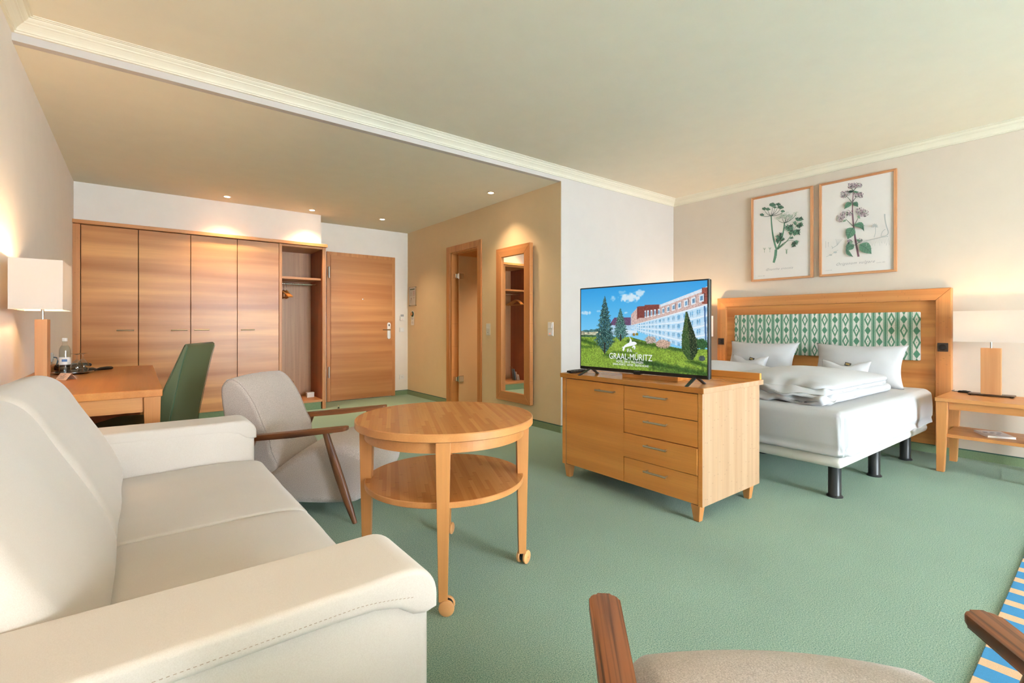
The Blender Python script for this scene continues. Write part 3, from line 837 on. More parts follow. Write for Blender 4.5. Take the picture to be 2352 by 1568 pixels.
# ================================================================== ROUND TABLE
TA = math.atan2(-.29, -.18)
tb = thing('round_table', 'round bamboo table with a lower shelf and legs on casters', 'table', (1.085, 1.865, 0), TA)
R = .388
obj('table_top', lathe(new(), [(R-.004, .650), (R, .653), (R, .679), (R-.003, .682)], 96), 'beech_h', tb, True)
obj('top_veneer', lathe(new(), [(R-.004, .6815), (R-.004, .6825)], 96), 'table_strips', tb, False, None, (0, 0, -TA+math.radians(66)))
bm = new()
for k in range(96):
    a0, a1 = 2*PI*k/96, 2*PI*(k+1)/96
    ro, ri = .348, .330
    p = lambda r, a, z: (r*math.cos(a), r*math.sin(a), z)
    hexa(bm, [p(ri, a0, .602), p(ro, a0, .602), p(ro, a1, .602), p(ri, a1, .602)], [p(ri, a0, .650), p(ro, a0, .650), p(ro, a1, .650), p(ri, a1, .650)])
bmesh.ops.remove_doubles(bm, verts=bm.verts, dist=.0001)
obj('apron', bm, 'beech_h', tb, True)
obj('lower_shelf', lathe(new(), [(.345, .394), (.347, .396), (.347, .415), (.345, .417)], 96), 'beech_h', tb, True)
obj('shelf_veneer', lathe(new(), [(.344, .4165), (.344, .4175)], 96), 'table_strips', tb, False, None, (0, 0, -TA+math.radians(66)))
for k in range(4):
    a = k*PI/2
    ca, sa = round(math.cos(a)), round(math.sin(a))
    lg = obj('leg', taper(new(), .343*ca, .343*sa, .052, .650, .034, .034, .056, .056, .002, .0, .0), 'beech', tb)
    cx, cy = .343*ca, .343*sa
    ph = [-2.2, -1.2, -.9, -1.9][k]-TA
    bm = new(); sweep(bm, [(cx, cy, .03), (cx, cy, .056)], .009, 10)
    ofx, ofy = math.cos(ph+PI/2)*.014, math.sin(ph+PI/2)*.014
    dx, dy = math.cos(ph), math.sin(ph)
    sweep(bm, [(cx+ofx-dx*.008, cy+ofy-dy*.008, .032), (cx+ofx+dx*.008, cy+ofy+dy*.008, .032)], .024, 18)
    cs = obj('caster', bm, 'black_plastic', lg, True)
    for s in (-1, 1):
        p0 = Vector((cx+ofx+dx*.009*s, cy+ofy+dy*.009*s, .0295)); p1 = Vector((cx+ofx+dx*.024*s, cy+ofy+dy*.024*s, .0295))
        w_ = sweep(new(), [p0, p0.lerp(p1, .25), p0.lerp(p1, .75), p1], [.026, .0295, .0295, .024], 24)
        sweep(w_, [p1, p1+(p1-p0)*.08], .004, 10)
        wh = obj('wheel', w_, 'caster_wood', lg, True)

# ================================================================== DRESSER
ds = thing('dresser', 'wooden dresser with one door and four drawers under the television', 'dresser', (2.42, 1.955, 0), WP)
obj('body', B(-.517, .517, .018, .655, .095, .705), 'dark_gap', ds)
for x0, x1 in ((-.545, -.508), (.518, .545)): obj('side_panel', B(x0, x1, 0, .66, .09, .71, .002), 'dresser_side', ds)
for x0, x1 in ((-.543, -.510), (.520, .5435)): obj('front_edge', B(x0, x1, -.0008, .004, .092, .709), 'dresser_front', ds)
obj('back_panel', B(-.508, .518, .652, .66, .09, .71), 'dresser_side', ds)
obj('top_board', B(-.557, .557, -.012, .685, .71, .741, .0025), 'dresser_top', ds)
obj('top_edge', B(.5565, .5580, -.010, .684, .7115, .7395), 'dresser_side', ds)
obj('upstand', B(-.545, .552, .648, .672, .741, .782, .002), 'dresser_front', ds)
def pull(par, x, z, w=.156):
    bm = new(); y = -.03
    sweep(bm, [(x-w/2, y, z), (x+w/2, y, z)], .006, 10)
    for s in (-1, 1): sweep(bm, [(x+s*(w/2-.012), y, z), (x+s*(w/2-.012), .0, z)], .005, 8)
    obj('handle', bm, 'steel', par, True)
dd = obj('cabinet_door', B(-.505, .008, .0, .018, .097, .704, .0015), 'dresser_front', ds)
pull(dd, -.128, .655)
for z0, z1, y in ((.557, .704, 0), (.411, .553, 0), (.258, .407, -.006), (.097, .254, 0)):
    dw = obj('drawer', B(.012, .516, y, .03, z0, z1, .0015), 'dresser_front', ds)
    pull(dw, .257, z1-.047)
for x in (-.50, .50):
    for y in (.03, .60): obj('leg', taper(new(), x, y, 0, .092, .034, .034, .055, .055, .002, -.008*(1 if x > 0 else -1)*0, .0), 'beech', ds)

# wooden turntable box and remote on the dresser
t = thing('wooden_riser', 'low wooden block lying under the television', 'wooden block', (2.70, 1.88, .741), WP+math.radians(12))
obj('riser_block', B(-.185, .185, -.16, .16, 0, .027, .002), 'dresser_top', t)
obj('riser_foot_plate', B(-.175, .175, -.15, .15, -.0005, .002), 'dark_gap', t)
t = thing('remote_control', 'black television remote control on the dresser', 'remote', (2.525, 2.452, .741), math.radians(4))
obj('remote_body', loft(new(), smooth_poly([(-.09, .002), (0, .0), (.09, .002), (.094, .010), (.085, .018), (0, .017), (-.085, .019), (-.094, .011)], 3), -.021, .021, .006, 4), 'black_plastic', t, True)
for i in range(9):
    for j in (-1, 0, 1): obj('key', B(-.075+i*.017, -.065+i*.017, j*.012-.004, j*.012+.004, .0165, .0205, .0008, 1), 'ink', t)
# ================================================================== TELEVISION
tv = thing('television', 'flat television on two splayed feet showing a hotel picture', 'television', (2.495, 1.90, .741), WP+math.radians(3.1))
TW, T0, T1 = .938, .038, .602
obj('housing', B(-TW/2, TW/2, .0, .035, T0, T1, .004), 'black_plastic', tv, True)
obj('edge_band', B(-TW/2-.002, TW/2+.002, .004, .012, T0-.002, T1+.002, .002), 'silver_plastic', tv)
obj('rear_bulge', B(-.36, .36, .035, .065, T0+.02, T0+.33, .012, 3), 'black_plastic', tv)
obj('bezel', frame_rect(new(), -TW/2, TW/2, T0, T1, .007, -.003, 0, .001), 'black_plastic', tv)
obj('chin', B(-TW/2+.007, TW/2-.007, -.004, 0, T0+.006, T0+.020, .001), 'black_plastic', tv)
obj('badge', B(-.022, .022, -.0045, -.004, T0+.010, T0+.015), 'silver_plastic', tv)
obj('sensor_bump', prism(new(), [(-.03, T0), (.03, T0), (.02, T0-.008), (-.02, T0-.008)], lambda a, b: (a, -.004, b), lambda a, b: (a, .012, b)), 'black_plastic', tv)
for s in (-1, 1):
    x = s*.385
    bm = new()
    for y, yt in ((-.105, .010), (.100, .022)):
        hexa(bm, [(x-.010+s*.008, y-.010, 0), (x+.010+s*.008, y-.010, 0), (x+.010+s*.008, y+.010, 0), (x-.010+s*.008, y+.010, 0)], [(x-.012, yt-.010, T0+.006), (x+.012, yt-.010, T0+.006), (x+.012, yt+.010, T0+.006), (x-.012, yt+.010, T0+.006)], .003)
    obj('foot', bm, 'black_metal', tv)

def vnoise(rs, h, w, gy, gx):
    g = rs.rand(gy+2, gx+2)
    yy = np.linspace(0, gy, h); xx = np.linspace(0, gx, w)
    yi = yy.astype(int); xi = xx.astype(int); fy = (yy-yi)[:, None]; fx = (xx-xi)[None, :]
    fy = fy*fy*(3-2*fy); fx = fx*fx*(3-2*fx)
    a = g[yi][:, xi]; b = g[yi][:, xi+1]; c = g[yi+1][:, xi]; d = g[yi+1][:, xi+1]
    return (a*(1-fx)+b*fx)*(1-fy)+(c*(1-fx)+d*fx)*fy

def paint_screen():
    rs = np.random.RandomState(3); h, w = 234, 416
    V, U = np.meshgrid(np.linspace(0, 1, h), np.linspace(0, 1, w), indexing='ij')
    fine = vnoise(rs, h, w, 117, 208); midn = vnoise(rs, h, w, 40, 70); big = vnoise(rs, h, w, 10, 18); vfine = rs.rand(h, w)
    img = np.zeros((h, w, 3))
    def put(mask, col, var=0.0, nz=None):
        c = np.array(col, float)[None, None, :]*np.ones((h, w, 1))
        if var: c = c*(1+var*((fine if nz is None else nz)-.5))[..., None]
        k = mask.astype(float)[..., None] if mask.dtype == bool else np.clip(mask, 0, 1)[..., None]
        img[:] = img*(1-k)+c*k
    def blend(a, b, t): return [a[i]+(b[i]-a[i])*t for i in range(3)]
    t = np.clip(V/.62, 0, 1)[..., None]
    img[:] = np.array([42, 158, 228])*(1-t)+np.array([128, 204, 244])*t
    def cloud(cx, cy, rx, ry, s=1.0):
        d = ((U-cx)/rx)**2+((V-cy)/ry)**2
        put(np.clip((1.15-d)*1.2+(midn-.5)*1.5+(big-.5)*.6, 0, 1)*s*(d < 1.8), (206, 228, 242))
    cloud(.44, .14, .085, .055); cloud(.52, .09, .045, .035, .9); cloud(.30, .14, .025, .035, .6); cloud(.05, .31, .05, .026, .8); cloud(.41, .32, .016, .012, .7); cloud(.17, .29, .02, .012, .5); cloud(.38, .07, .04, .02, .4)
    grass = np.where(U < .45, .622-.03*U, .608+.115*np.clip((U-.45)/.37, 0, 1)**.8)
    # far trees, distant house
    tr = .50+.06*vnoise(rs, h, w, 2, 40)
    put((V > tr) & (V < .62) & (U < .30), (70, 110, 110), .9); put((V > .53+.05*big) & (V < .605) & (U < .20), (178, 176, 150), .7, midn)
    put((V > .595) & (V < .615) & (U < .22), (60, 92, 60), .6)
    put((U > .26) & (U < .45) & (V > .375+.10*np.clip((.31-U)/.05, 0, 1)) & (V < .47), (104, 74, 110), .3); put((U > .27) & (U < .46) & (V >= .47) & (V < .60), (176, 210, 234), .2)
    put((U > .40) & (U < .5) & (V > .53) & (V < .57), (214, 232, 244))
    # main building in perspective: roof and eave lines fall towards the left
    X_ = np.clip((U-.45)/.55, 0, 1)
    roof = np.where(U > .67, .242-.176*(U-.67)/.33, np.where(U > .56, .235+.0*U, .245+.10*np.clip((.515-U)/.065, 0, 1)))
    eave = .47-.222*X_**1.05
    bott = np.where(U < .82, .515+.19*np.clip((U-.45)/.37, 0, 1), .70-.06*(U-.82)/.18)
    b = (U > .452) & (V > roof) & (V < bott)
    put(b, (188, 222, 244), .10)
    put(b & (V < eave), (206, 178, 172), .28)
    put(b & (V < roof+(eave-roof)*.20) & (U > .68), (216, 228, 238), .1)
    put((U > .50) & (U < .67) & (V > roof) & (V < roof+.14-.35*np.clip(U-.56, 0, 1)), (128, 66, 62), .25)
    put((U > .50) & (U < .515) & (V > .25) & (V < .37), (120, 60, 58), .2)
    put((U > .965) & (V > .075) & (V < .245), (150, 84, 72), .5, fine)
    fl = (V-eave)/np.maximum(bott-eave+.0, .02)
    for f0 in (.02, .30, .56, .82): put(b & (V > eave) & (np.abs(fl-f0) < .018), (232, 242, 250))
    ph = (np.log(np.maximum(U-.30, .01))*13.0)
    win = (np.mod(ph, 1) < .52) & b & (V > eave) & ((np.mod(fl*3.75-.10, 1) > .22) & (np.mod(fl*3.75-.10, 1) < .80))
    put(win, (120, 176, 214), .35); put(win & (np.mod(ph*4, 1) < .18), (214, 232, 244))
    rail = b & (V > eave) & (np.mod(fl*3.75-.10, 1) > .62) & (np.mod(fl*3.75-.10, 1) < .92); put(rail.astype(float)*.45, (214, 232, 246))
    rf = (V-roof)/np.maximum(eave-roof, .02)
    dorm = b & (U > .56) & (np.mod(ph*.92+.2, 1) < .55) & (rf > .34) & (rf < .78)
    put(dorm, (226, 236, 244)); put(dorm & (np.mod(ph*.92+.2, 1) > .12) & (np.mod(ph*.92+.2, 1) < .45) & (rf > .42) & (rf < .70), (108, 150, 184), .4)
    put(b & (U > .56) & (np.mod(ph*.92+.2, 1) > .55) & (np.mod(ph*.92+.2, 1) < .63) & (rf > .30) & (rf < .72), (70, 62, 80))
    put((np.abs(U-.982-.02*(V-.25)) < .005) & (V > .27) & (V < .62), (70, 110, 160))
    # lawn with long shadows
    g = V > grass
    put(g, (128, 160, 58), .5); put((g.astype(float)*np.clip((big-.45)*1.5, 0, 1)), (150, 178, 72), .4)
    def shadow(x0, y0, x1, y1, wd, s=.8):
        L2 = (x1-x0)**2+(y1-y0)**2; k = np.clip(((U-x0)*(x1-x0)+(V-y0)*(y1-y0))/L2, 0, 1)
        d = np.abs(V-(y0+(y1-y0)*k))+np.abs(U-(x0+(x1-x0)*k))*.5
        put(np.clip(1.2-d/wd*(.6+midn*.9), 0, 1)*s*g, (44, 78, 34), .5)
    shadow(0, .66, .16, .72, .035); shadow(0, .75, .10, .75, .02, .6); shadow(.45, .66, .82, .74, .035); shadow(.48, .63, .58, .64, .02); shadow(.24, .84, .36, .88, .03, .7)
    shadow(.30, .80, .46, .80, .02, .5); shadow(.40, .86, .66, .92, .035, .8); shadow(.55, .90, 1.0, .985, .045, .85); shadow(.90, .86, 1, .90, .03); shadow(.62, .96, .80, 1.0, .03, .6)
    put(np.clip((V-.93)*6, 0, 1)*np.clip((U-.4)*2, 0, 1)*.5, (52, 92, 40), .5)
    # shrubs
    for cx, cy, rx, ry, c in ((.605, .64, .045, .045, (176, 160, 150)), (.70, .68, .055, .05, (186, 156, 138)), (.93, .66, .02, .05, (40, 80, 44)), (.965, .67, .045, .055, (46, 88, 48)), (.475, .58, .012, .018, (150, 120, 60)), (.50, .575, .012, .018, (130, 130, 60))):
        d = ((U-cx)/rx)**2+((V-cy)/ry)**2; put(np.clip((1.1-d)*3+(fine-.5)*2.5, 0, 1), c, .9, vfine)
    # conifers and cypress
    def conifer(cx, top, bot, hw, c, c2, lo):
        k = (V-top)/(bot-top); kk = np.clip(k/lo, 0, 1.2)
        wd = hw*(kk**.85)*(.72+.55*np.abs(np.mod(k*13+U*9, 1)-.5)*2*.6+.5*(fine-.3))
        wd = np.where(k > lo, hw*np.clip((1-k)/(1-lo), 0, 1)*(.6+.5*fine), wd)
        m_ = (np.abs(U-cx) < wd) & (k > 0) & (k < .98) & (fine+.35*vfine > .30)
        put(m_, c, .9, vfine); put(m_ & (vfine*.5+fine*.6 > .72), c2, .5)
        put((np.abs(U-cx) < .006) & (k > .8) & (k < 1), (46, 40, 34))
    conifer(.363, .257, .665, .062, (48, 92, 88), (104, 150, 140), .82)
    conifer(.225, .10, .83, .088, (26, 58, 60), (96, 146, 142), .80)
    k = (V-.322)/(.86-.322)
    wd = .056*np.clip(np.minimum(k*1.8+.12, 1.0)*np.clip((1.02-k)*4, 0, 1), 0, 1)**.8*(.55+.45*np.clip(k*1.3, 0, 1))*(.9+.2*fine)
    m_ = (np.abs(U-(.864+.028*k)) < wd) & (k > 0) & (k < .97)
    put(m_, (48, 82, 40), .8, vfine); put(m_ & (U > .866+.028*k), (24, 46, 30), .7, vfine); put(m_ & (vfine > .9), (120, 140, 90))
    put((((U-.965)/.02)**2+((V-.82)/.03)**2) < 1, (70, 84, 84), .5)
    return img, h, w

img, h, w = paint_screen()
sx0, sx1, sz0, sz1 = -TW/2+.007, TW/2-.007, T0+.020, T1-.007
xs = np.linspace(sx0, sx1, w); zs = np.linspace(sz1, sz0, h)
co = np.zeros((h, w, 3)); co[..., 0] = xs[None, :]; co[..., 1] = -.0012; co[..., 2] = zs[:, None]
idx = np.arange(h*w).reshape(h, w)
faces = np.stack([idx[:-1, :-1], idx[1:, :-1], idx[1:, 1:], idx[:-1, 1:]], -1).reshape(-1, 4)
me = bpy.data.meshes.new('screen')
me.vertices.add(h*w); me.vertices.foreach_set('co', co.reshape(-1))
me.loops.add(faces.size); me.loops.foreach_set('vertex_index', faces.reshape(-1).astype(np.int32))
me.polygons.add(len(faces)); me.polygons.foreach_set('loop_start', (np.arange(len(faces))*4).astype(np.int32)); me.polygons.foreach_set('loop_total', np.full(len(faces), 4, np.int32))
me.update()
ca = me.color_attributes.new('picture', 'FLOAT_COLOR', 'POINT')
c = np.clip(img/255., 0, 1); c = np.where(c <= .04045, c/12.92, ((c+.055)/1.055)**2.4)
ca.data.foreach_set('color', np.concatenate([c.reshape(-1, 3), np.ones((h*w, 1))], 1).reshape(-1))
m = M('screen_picture', .2)
at = m.new('ShaderNodeVertexColor'); at.layer_name = 'picture'
m.color((.01, .01, .01, 1)); m.link(at.outputs[0], m.b.inputs['Emission Color']); m.b.inputs['Emission Strength'].default_value = .84
m.b.inputs['Specular IOR Level'].default_value = .25
MATS['screen_picture'] = m.m; me.materials.append(m.m)
scr = bpy.data.objects.new('screen', me); COL.objects.link(scr); scr.parent = tv
tag(scr, 'lit screen with a white hotel, lawn and conifers')
emit('screen_white', (.92, .96, .97, 1), .84)
def spx(u, v): return (sx0+(sx1-sx0)*u, -.0016, sz1+(sz0-sz1)*v)
sw_, sh_ = sx1-sx0, sz1-sz0
for body, u, v, sz, sxs in (('IFA', .438, .774, .030, .95), ('GRAAL-MÜRITZ', .442, .852, .054, .82), ('HOTEL, SPA & TAGUNGEN', .438, .910, .021, .78), ('GRAAL-MÜRITZ · OSTSEE · DEUTSCHLAND', .445, .946, .017, .80)):
    text_obj('screen_lettering', body, sz*1.05, 'screen_white', tv, spx(u, v), sx=sxs)
bm = new()
def lpoly(pts):
    vs = [bm.verts.new(spx(u, v)) for u, v in pts]; bm.faces.new(vs)
body = [(.385, .735), (.40, .71), (.425, .685), (.455, .668), (.478, .664), (.494, .674), (.499, .690), (.485, .702), (.455, .716), (.42, .728), (.402, .738)]
lpoly(body)
lpoly([(.385, .735), (.402, .738), (.396, .768), (.386, .786), (.380, .770)]); lpoly([(.388, .735), (.376, .742), (.372, .755), (.376, .738), (.384, .728)])
lpoly([(.436, .678), (.444, .645), (.440, .618), (.428, .598), (.441, .612), (.456, .645), (.459, .668)])
lpoly([(.470, .712), (.458, .736), (.462, .742), (.474, .726), (.476, .756), (.480, .762), (.484, .728), (.490, .760), (.489, .730), (.482, .708)])
obj('screen_logo', bm, 'screen_white', tv)

# ================================================================== BED
BA = math.radians(-1.6)
bd = thing('bed', 'wide double bed with white fitted sheet on black round legs', 'bed', (3.405, 1.075, 0), BA)
fnb = lambda P, q: P+Vector((0, 0, .004*noise.noise(P*6)))
obj('bed_base', round_box(new(), (-.018, -.018, .198), (1.805, 1.70, .270), (.030, .030, .036), (10, 10, 1), 5, None), 'bed_base', bd, True)
def sheet(P, q):
    P = P.copy(); s = q[2]
    ex, ey = max(0, abs(q[0])-.94)/.06, max(0, abs(q[1])-.94)/.06
    side = max(ex, ey)
    if side > 0:                                   # sides bulge a little and are tucked in below
        bulge = .014*math.cos(s*1.5)-.030*max(0, -s-.45)/.55
        w = noise.noise(Vector((P.x*7, P.y*7, P.z*1.5)))*.005+noise.noise(Vector((P.x*26, P.y*26, P.z*3)))*.0035*max(0, -s+.2)
        if ex > .8: P.x += math.copysign(bulge+w, q[0])
        if ey > .8: P.y += math.copysign(bulge+w, q[1])
    corner = max(0, abs(q[0])-.90)*max(0, abs(q[1])-.84)/.016
    if corner > 0: P += Vector((math.copysign(1, q[0]), math.copysign(1, q[1]), 0))*math.sin((P.x-P.y)*170+P.z*8)*.0035*min(1, corner)*(1-max(0, s))
    if s > .5: P.z += .008*noise.noise(Vector((P.x*2.4, P.y*2.4, 1.0)))+.002*noise.noise(Vector((P.x*9, P.y*9, 1.0)))
    return P
obj('mattress', round_box(new(), (-.045, -.045, .266), (1.800, 1.745, .556), (.050, .050, .045), (60, 60, 12), 5, sheet), 'linen', bd, 'all')
for x in (.075, .78, 1.49):
    for y in (.055, .845, 1.62):
        obj('leg', lathe(new(), [(.046, 0), (.046, .006), (.040, .012), (.036, .018), (.036, .195)], 24, (x, y, 0)), 'black_metal', bd, True)

hb = thing('headboard', 'wall-mounted wooden headboard with a green patterned fabric panel', 'headboard', (XH, 1.8785, 0), WP)
obj('headboard_panel', B(-.925, .925, -.030, -.002, .075, 1.31), 'headboard_panel', hb)
for s, m in (('l', 'bamboo_v'), ('r', 'bamboo_v'), ('t', 'bamboo_h')):
    obj('frame_rail', frame_rect(new(), -1.0075, 1.0075, .075, 1.395, .10, -.065, -.001, .004, s, True), m, hb)
obj('fabric_panel', B(-.808, .808, -.062, -.030, .782, 1.20, .009, 3), 'ikat_fabric', hb, True)
tag(hb.children[-1], 'white fabric panel with green ikat diamonds and stripes')
for x in (-.96, .955):
    t = thing('headboard_switch', 'dark brown switch on the %s of the headboard frame' % ('window side' if x > 0 else 'television side'), 'switch', (XH-.065, 1.8785-x, .902), WP, 'headboard switches')
    obj('cover_plate', B(-.034, .034, -.007, 0, -.036, .036, .003), 'dark_brown_switch', t)
    obj('rocker', lathe(new(), [(.024, 0), (.024, .004), (.020, .007), (.004, .0075)], 24), 'black_plastic', t, True, (0, -.007, 0), (PI/2, 0, 0))

def pillow(loc, w, h, tk, tilt, rz, label, seed, dent=0.0, group=None, mark=False, name='pillow'):
    t = thing(name, label, 'pillow', loc, rz, group)
    o = obj('pillow_case', pillow_mesh(w, h, tk, 30, seed, dent), 'linen', t, 'all', (0, 0, h/2*math.cos(tilt)), (-tilt, 0, 0))
    if mark:
        l = obj('woven_label', B(-.022, .022, -.008, .006, h/2-.050, h/2-.020, .001), 'ink', t, False, (0, 0, h/2*math.cos(tilt)), (-tilt, 0, 0))
        l.rotation_euler = (-tilt, .22, 0)
        obj('label_print', B(-.014, .014, -.0088, -.008, h/2-.042, h/2-.028), 'gold_mark', l)
    return t
pillow((5.03, 2.295, .552), .69, .40, .17, .42, WP, 'large white pillow against the headboard, nearer the television', 1.3, group='large bed pillows')
pillow((5.02, 1.452, .552), .69, .40, .17, .42, WP+.03, 'large white pillow against the headboard, nearer the bedside table', 4.1, group='large bed pillows')
pillow((4.85, 2.325, .556), .36, .235, .13, .30, WP, 'small white pillow with a dark label, nearer the television', 7.7, .055, 'small bed pillows', True, 'small_pillow')
pillow((4.83, 1.49, .556), .37, .235, .13, .30, WP+.05, 'small white pillow with a dark label, nearer the bedside table', 2.2, .055, 'small bed pillows', True, 'small_pillow')

def duvet(cx, cy, lx, ly, rz, label, seed):
    t = thing('duvet', label, 'duvet', (cx, cy, .563), rz, 'folded duvets on the bed')
    def crease(amp, fr, z0):
        def f(P, q):
            P = P.copy(); v = Vector((P.x*fr+seed, P.y*fr, z0))
            front = max(0, -q[0]-.55)/.45; rim = max(abs(q[0]), abs(q[1]))**6
            a = amp*(.35+1.4*front)
            P.z += a*noise.noise(v*1.3)*(1 if q[2] > 0 else .3)+a*.5*noise.noise(v*3.1)*front
            P.x += a*1.5*noise.noise(Vector((P.y*7+seed, P.z*14, z0)))*(abs(q[0])**4)
            P.y += a*.8*noise.noise(Vector((P.x*6, P.z*12, z0+3)))*(abs(q[1])**4)
            P.x += .035*noise.noise(Vector((P.y*3.2+seed*2, 0, z0)))*front
            if q[2] > 0: P.z += (.058 if z0 > 7.5 else .02)*(1-q[0]**2)*(1-q[1]**2)
            return P
        return f
    obj('lower_fold', round_box(new(), (-lx/2-.03, -ly/2, -.004), (lx/2, ly/2, .058), (.030, .030, .030), (64, 44, 2), 4, crease(.022, 6, 1.0+seed)), 'linen', t, 'all')
    obj('middle_fold', round_box(new(), (-lx/2-.012, -ly/2+.02, .042), (lx/2-.03, ly/2-.02, .098), (.027, .027, .027), (64, 44, 2), 4, crease(.018, 6, 4.0+seed)), 'linen', t, 'all')
    obj('upper_fold', round_box(new(), (-lx/2+.015, -ly/2-.005, .070), (lx/2, ly/2+.005, .136), (.14, .14, .032), (64, 44, 2), 6, crease(.015, 4, 8.0+seed)), 'linen', t, 'all')
duvet(4.14, 1.56, 1.25, .80, BA, 'thick white folded duvet on the bed, nearer the bedside table', 2.0)
duvet(4.16, 2.38, 1.22, .74, BA, 'thick white folded duvet on the bed, behind the television', 6.0)

# ================================================================== BEDSIDE TABLES AND LAMPS
def nightstand(yc, label):
    t = thing('bedside_table', label, 'bedside table', (4.665, yc, 0), WP, 'bedside tables')
    obj('table_top', B(-.30, .30, 0, .53, .522, .55, .003), 'beech_h', t)
    obj('front_apron', B(-.225, .225, .03, .048, .468, .522), 'beech_h', t)
    obj('back_apron', B(-.225, .225, .475, .493, .468, .522), 'beech_h', t)
    for s in (-1, 1): obj('side_apron', B(s*.262-.009, s*.262+.009, .06, .47, .468, .522), 'beech_h', t)
    obj('lower_shelf', B(-.262, .262, .045, .485, .258, .282, .002), 'beech_h', t)
    for sx in (-1, 1):
        for y in (.045, .478): obj('leg', hexa(new(), [(sx*.275-.002*sx-.022, y-.022, 0), (sx*.275-.002*sx+.022-.0, y-.022, 0), (sx*.275+.022-.002*sx, y+.022, 0), (sx*.275-.022-.002*sx, y+.022, 0)], [(sx*.262-.033, y-.033, .522), (sx*.262+.033, y-.033, .522), (sx*.262+.033, y+.033, .522), (sx*.262-.033, y+.033, .522)], .002), 'beech', t)
    return t
nightstand(.565, 'beech bedside table with a lower shelf under the white lamp')
nightstand(3.185, 'beech bedside table in the corner behind the television')

def lamp(loc, rz, label, power):
    t = thing('table_lamp', label, 'lamp', loc, rz, 'wooden column table lamps')
    obj('base_plate', B(-.125, .125, -.055, .055, .006, .014, .002), 'bronze', t)
    for s in (-1, 1):
        for q in (-1, 1): obj('base_foot', lathe(new(), [(.008, 0), (.009, .006)], 12, (s*.112, q*.042, 0)), 'black_plastic', t)
    obj('column', B(-.055, .055, -.0225, .0225, .014, .362, .0015), 'lamp_wood', t)
    obj('stem', sweep(new(), [(0, 0, .36), (0, 0, .445)], .006, 12), 'chrome', t, True)
    obj('bulb_holder', lathe(new(), [(.017, .418), (.017, .47), (.012, .475)], 16), 'white_plastic', t, True)
    obj('bulb', lathe(new(), [(.012, .475), (.02, .49), (.03, .515), (.03, .53), (.02, .548), (.006, .555)], 18), 'bulb_glow', t, True)
    z0, z1, x, y, k = .408, .643, .20, .092, .0012
    bm = new()
    for (xa, xb, ya, yb) in ((-x, x, -y, -y+k), (-x, x, y-k, y), (-x, -x+k, -y+k, y-k), (x-k, x, -y+k, y-k)): box(bm, xa, xb, ya, yb, z0, z1)
    obj('lamp_shade', bm, 'lamp_shade_cloth', t)
    bm = new()
    for z in (z0+.012, z1-.012):
        sweep(bm, [(-x+k*2, 0, z), (x-k*2, 0, z)], .002, 6); sweep(bm, [(0, -y+k*2, z), (0, y-k*2, z)], .002, 6)
    obj('shade_carrier', bm, 'white_plastic', t)
    l = bpy.data.lights.new('lamp_bulb', 'POINT'); l.energy = power; l.color = (1.0, .62, .31); l.shadow_soft_size = .03
    o = bpy.data.objects.new('lamp_bulb', l); COL.objects.link(o); o.parent = t; o.location = (0, 0, .545)
    return t
emit('bulb_glow', (1.0, .80, .55, 1), 6.0)
lamp((5.075, .615, .55), WP, 'lit lamp with a white box shade on the bedside table', 18)
lamp((5.075, 3.08, .55), WP, 'lit lamp with a box shade partly hidden behind the television', 34)
lamp((-.372, 3.33, .75), 0 if False else PI/2, 'lit lamp with a square shade and wooden column on the desk', 36)
# floor lamp beside the near end of the sofa, just outside the picture
t = thing('floor_lamp', 'lit floor lamp with a drum shade at the near end of the sofa', 'lamp', (-.30, .45, 0))
obj('base', lathe(new(), [(.13, 0), (.13, .012), (.125, .018), (.012, .024)], 40), 'bronze', t, True)
obj('pole', sweep(new(), [(0, 0, .02), (0, 0, 1.50)], .010, 14), 'chrome', t, True)
obj('bulb', lathe(new(), [(.012, 1.50), (.03, 1.53), (.03, 1.55), (.006, 1.575)], 18), 'bulb_glow', t, True)
bm = new(); seg = 40
rr = [[bm.verts.new((r*math.cos(2*PI*k/seg), r*math.sin(2*PI*k/seg), z)) for k in range(seg)] for r, z in ((.18, 1.42), (.17, 1.68), (.1685, 1.68), (.1785, 1.42))]
for a, b in zip(rr, rr[1:]+rr[:1]):
    for k in range(seg): bm.faces.new((a[k], a[(k+1) % seg], b[(k+1) % seg], b[k]))
obj('lamp_shade', bm, 'lamp_shade_cloth', t, True)
l = bpy.data.lights.new('lamp_bulb', 'POINT'); l.energy = 16; l.color = (1.0, .66, .36); l.shadow_soft_size = .03
o = bpy.data.objects.new('lamp_bulb', l); COL.objects.link(o); o.parent = t; o.location = (0, 0, 1.585)
t = thing('cord_switch', 'black cord switch lying on the bedside table', 'switch', (5.16, .775, .55), WP)
obj('switch_body', loft(new(), smooth_poly([(-.035, .0), (.035, .0), (.038, .008), (.03, .016), (-.03, .016), (-.038, .008)], 3), -.012, .012, .005, 3), 'black_plastic', t, True)
obj('rocker', B(-.012, .012, -.006, .006, .015, .019, .001), 'ink', t)
obj('cord', sweep(new(), [(-.035, 0, .008), (-.06, .01, .004), (-.085, .06, .003), (-.08, .12, .003)], .0028, 6), 'black_plastic', t, True)
obj('cord', sweep(new(), [(.035, 0, .008), (.055, .005, .004), (.08, .02, .003), (.11, .04, .004)], .0028, 6), 'black_plastic', t, True)
t = thing('magazine', 'white magazine lying on the lower shelf of the bedside table', 'magazine', (4.915, .58, .282), math.radians(28))
obj('pages', B(-.105, .105, -.075, .075, .001, .013, .001), 'paper', t)
obj('cover', B(-.107, .107, -.077, .077, .013, .0142), 'print_paper', t)
obj('back_cover', B(-.107, .107, -.077, .077, 0, .0011), 'print_paper', t)
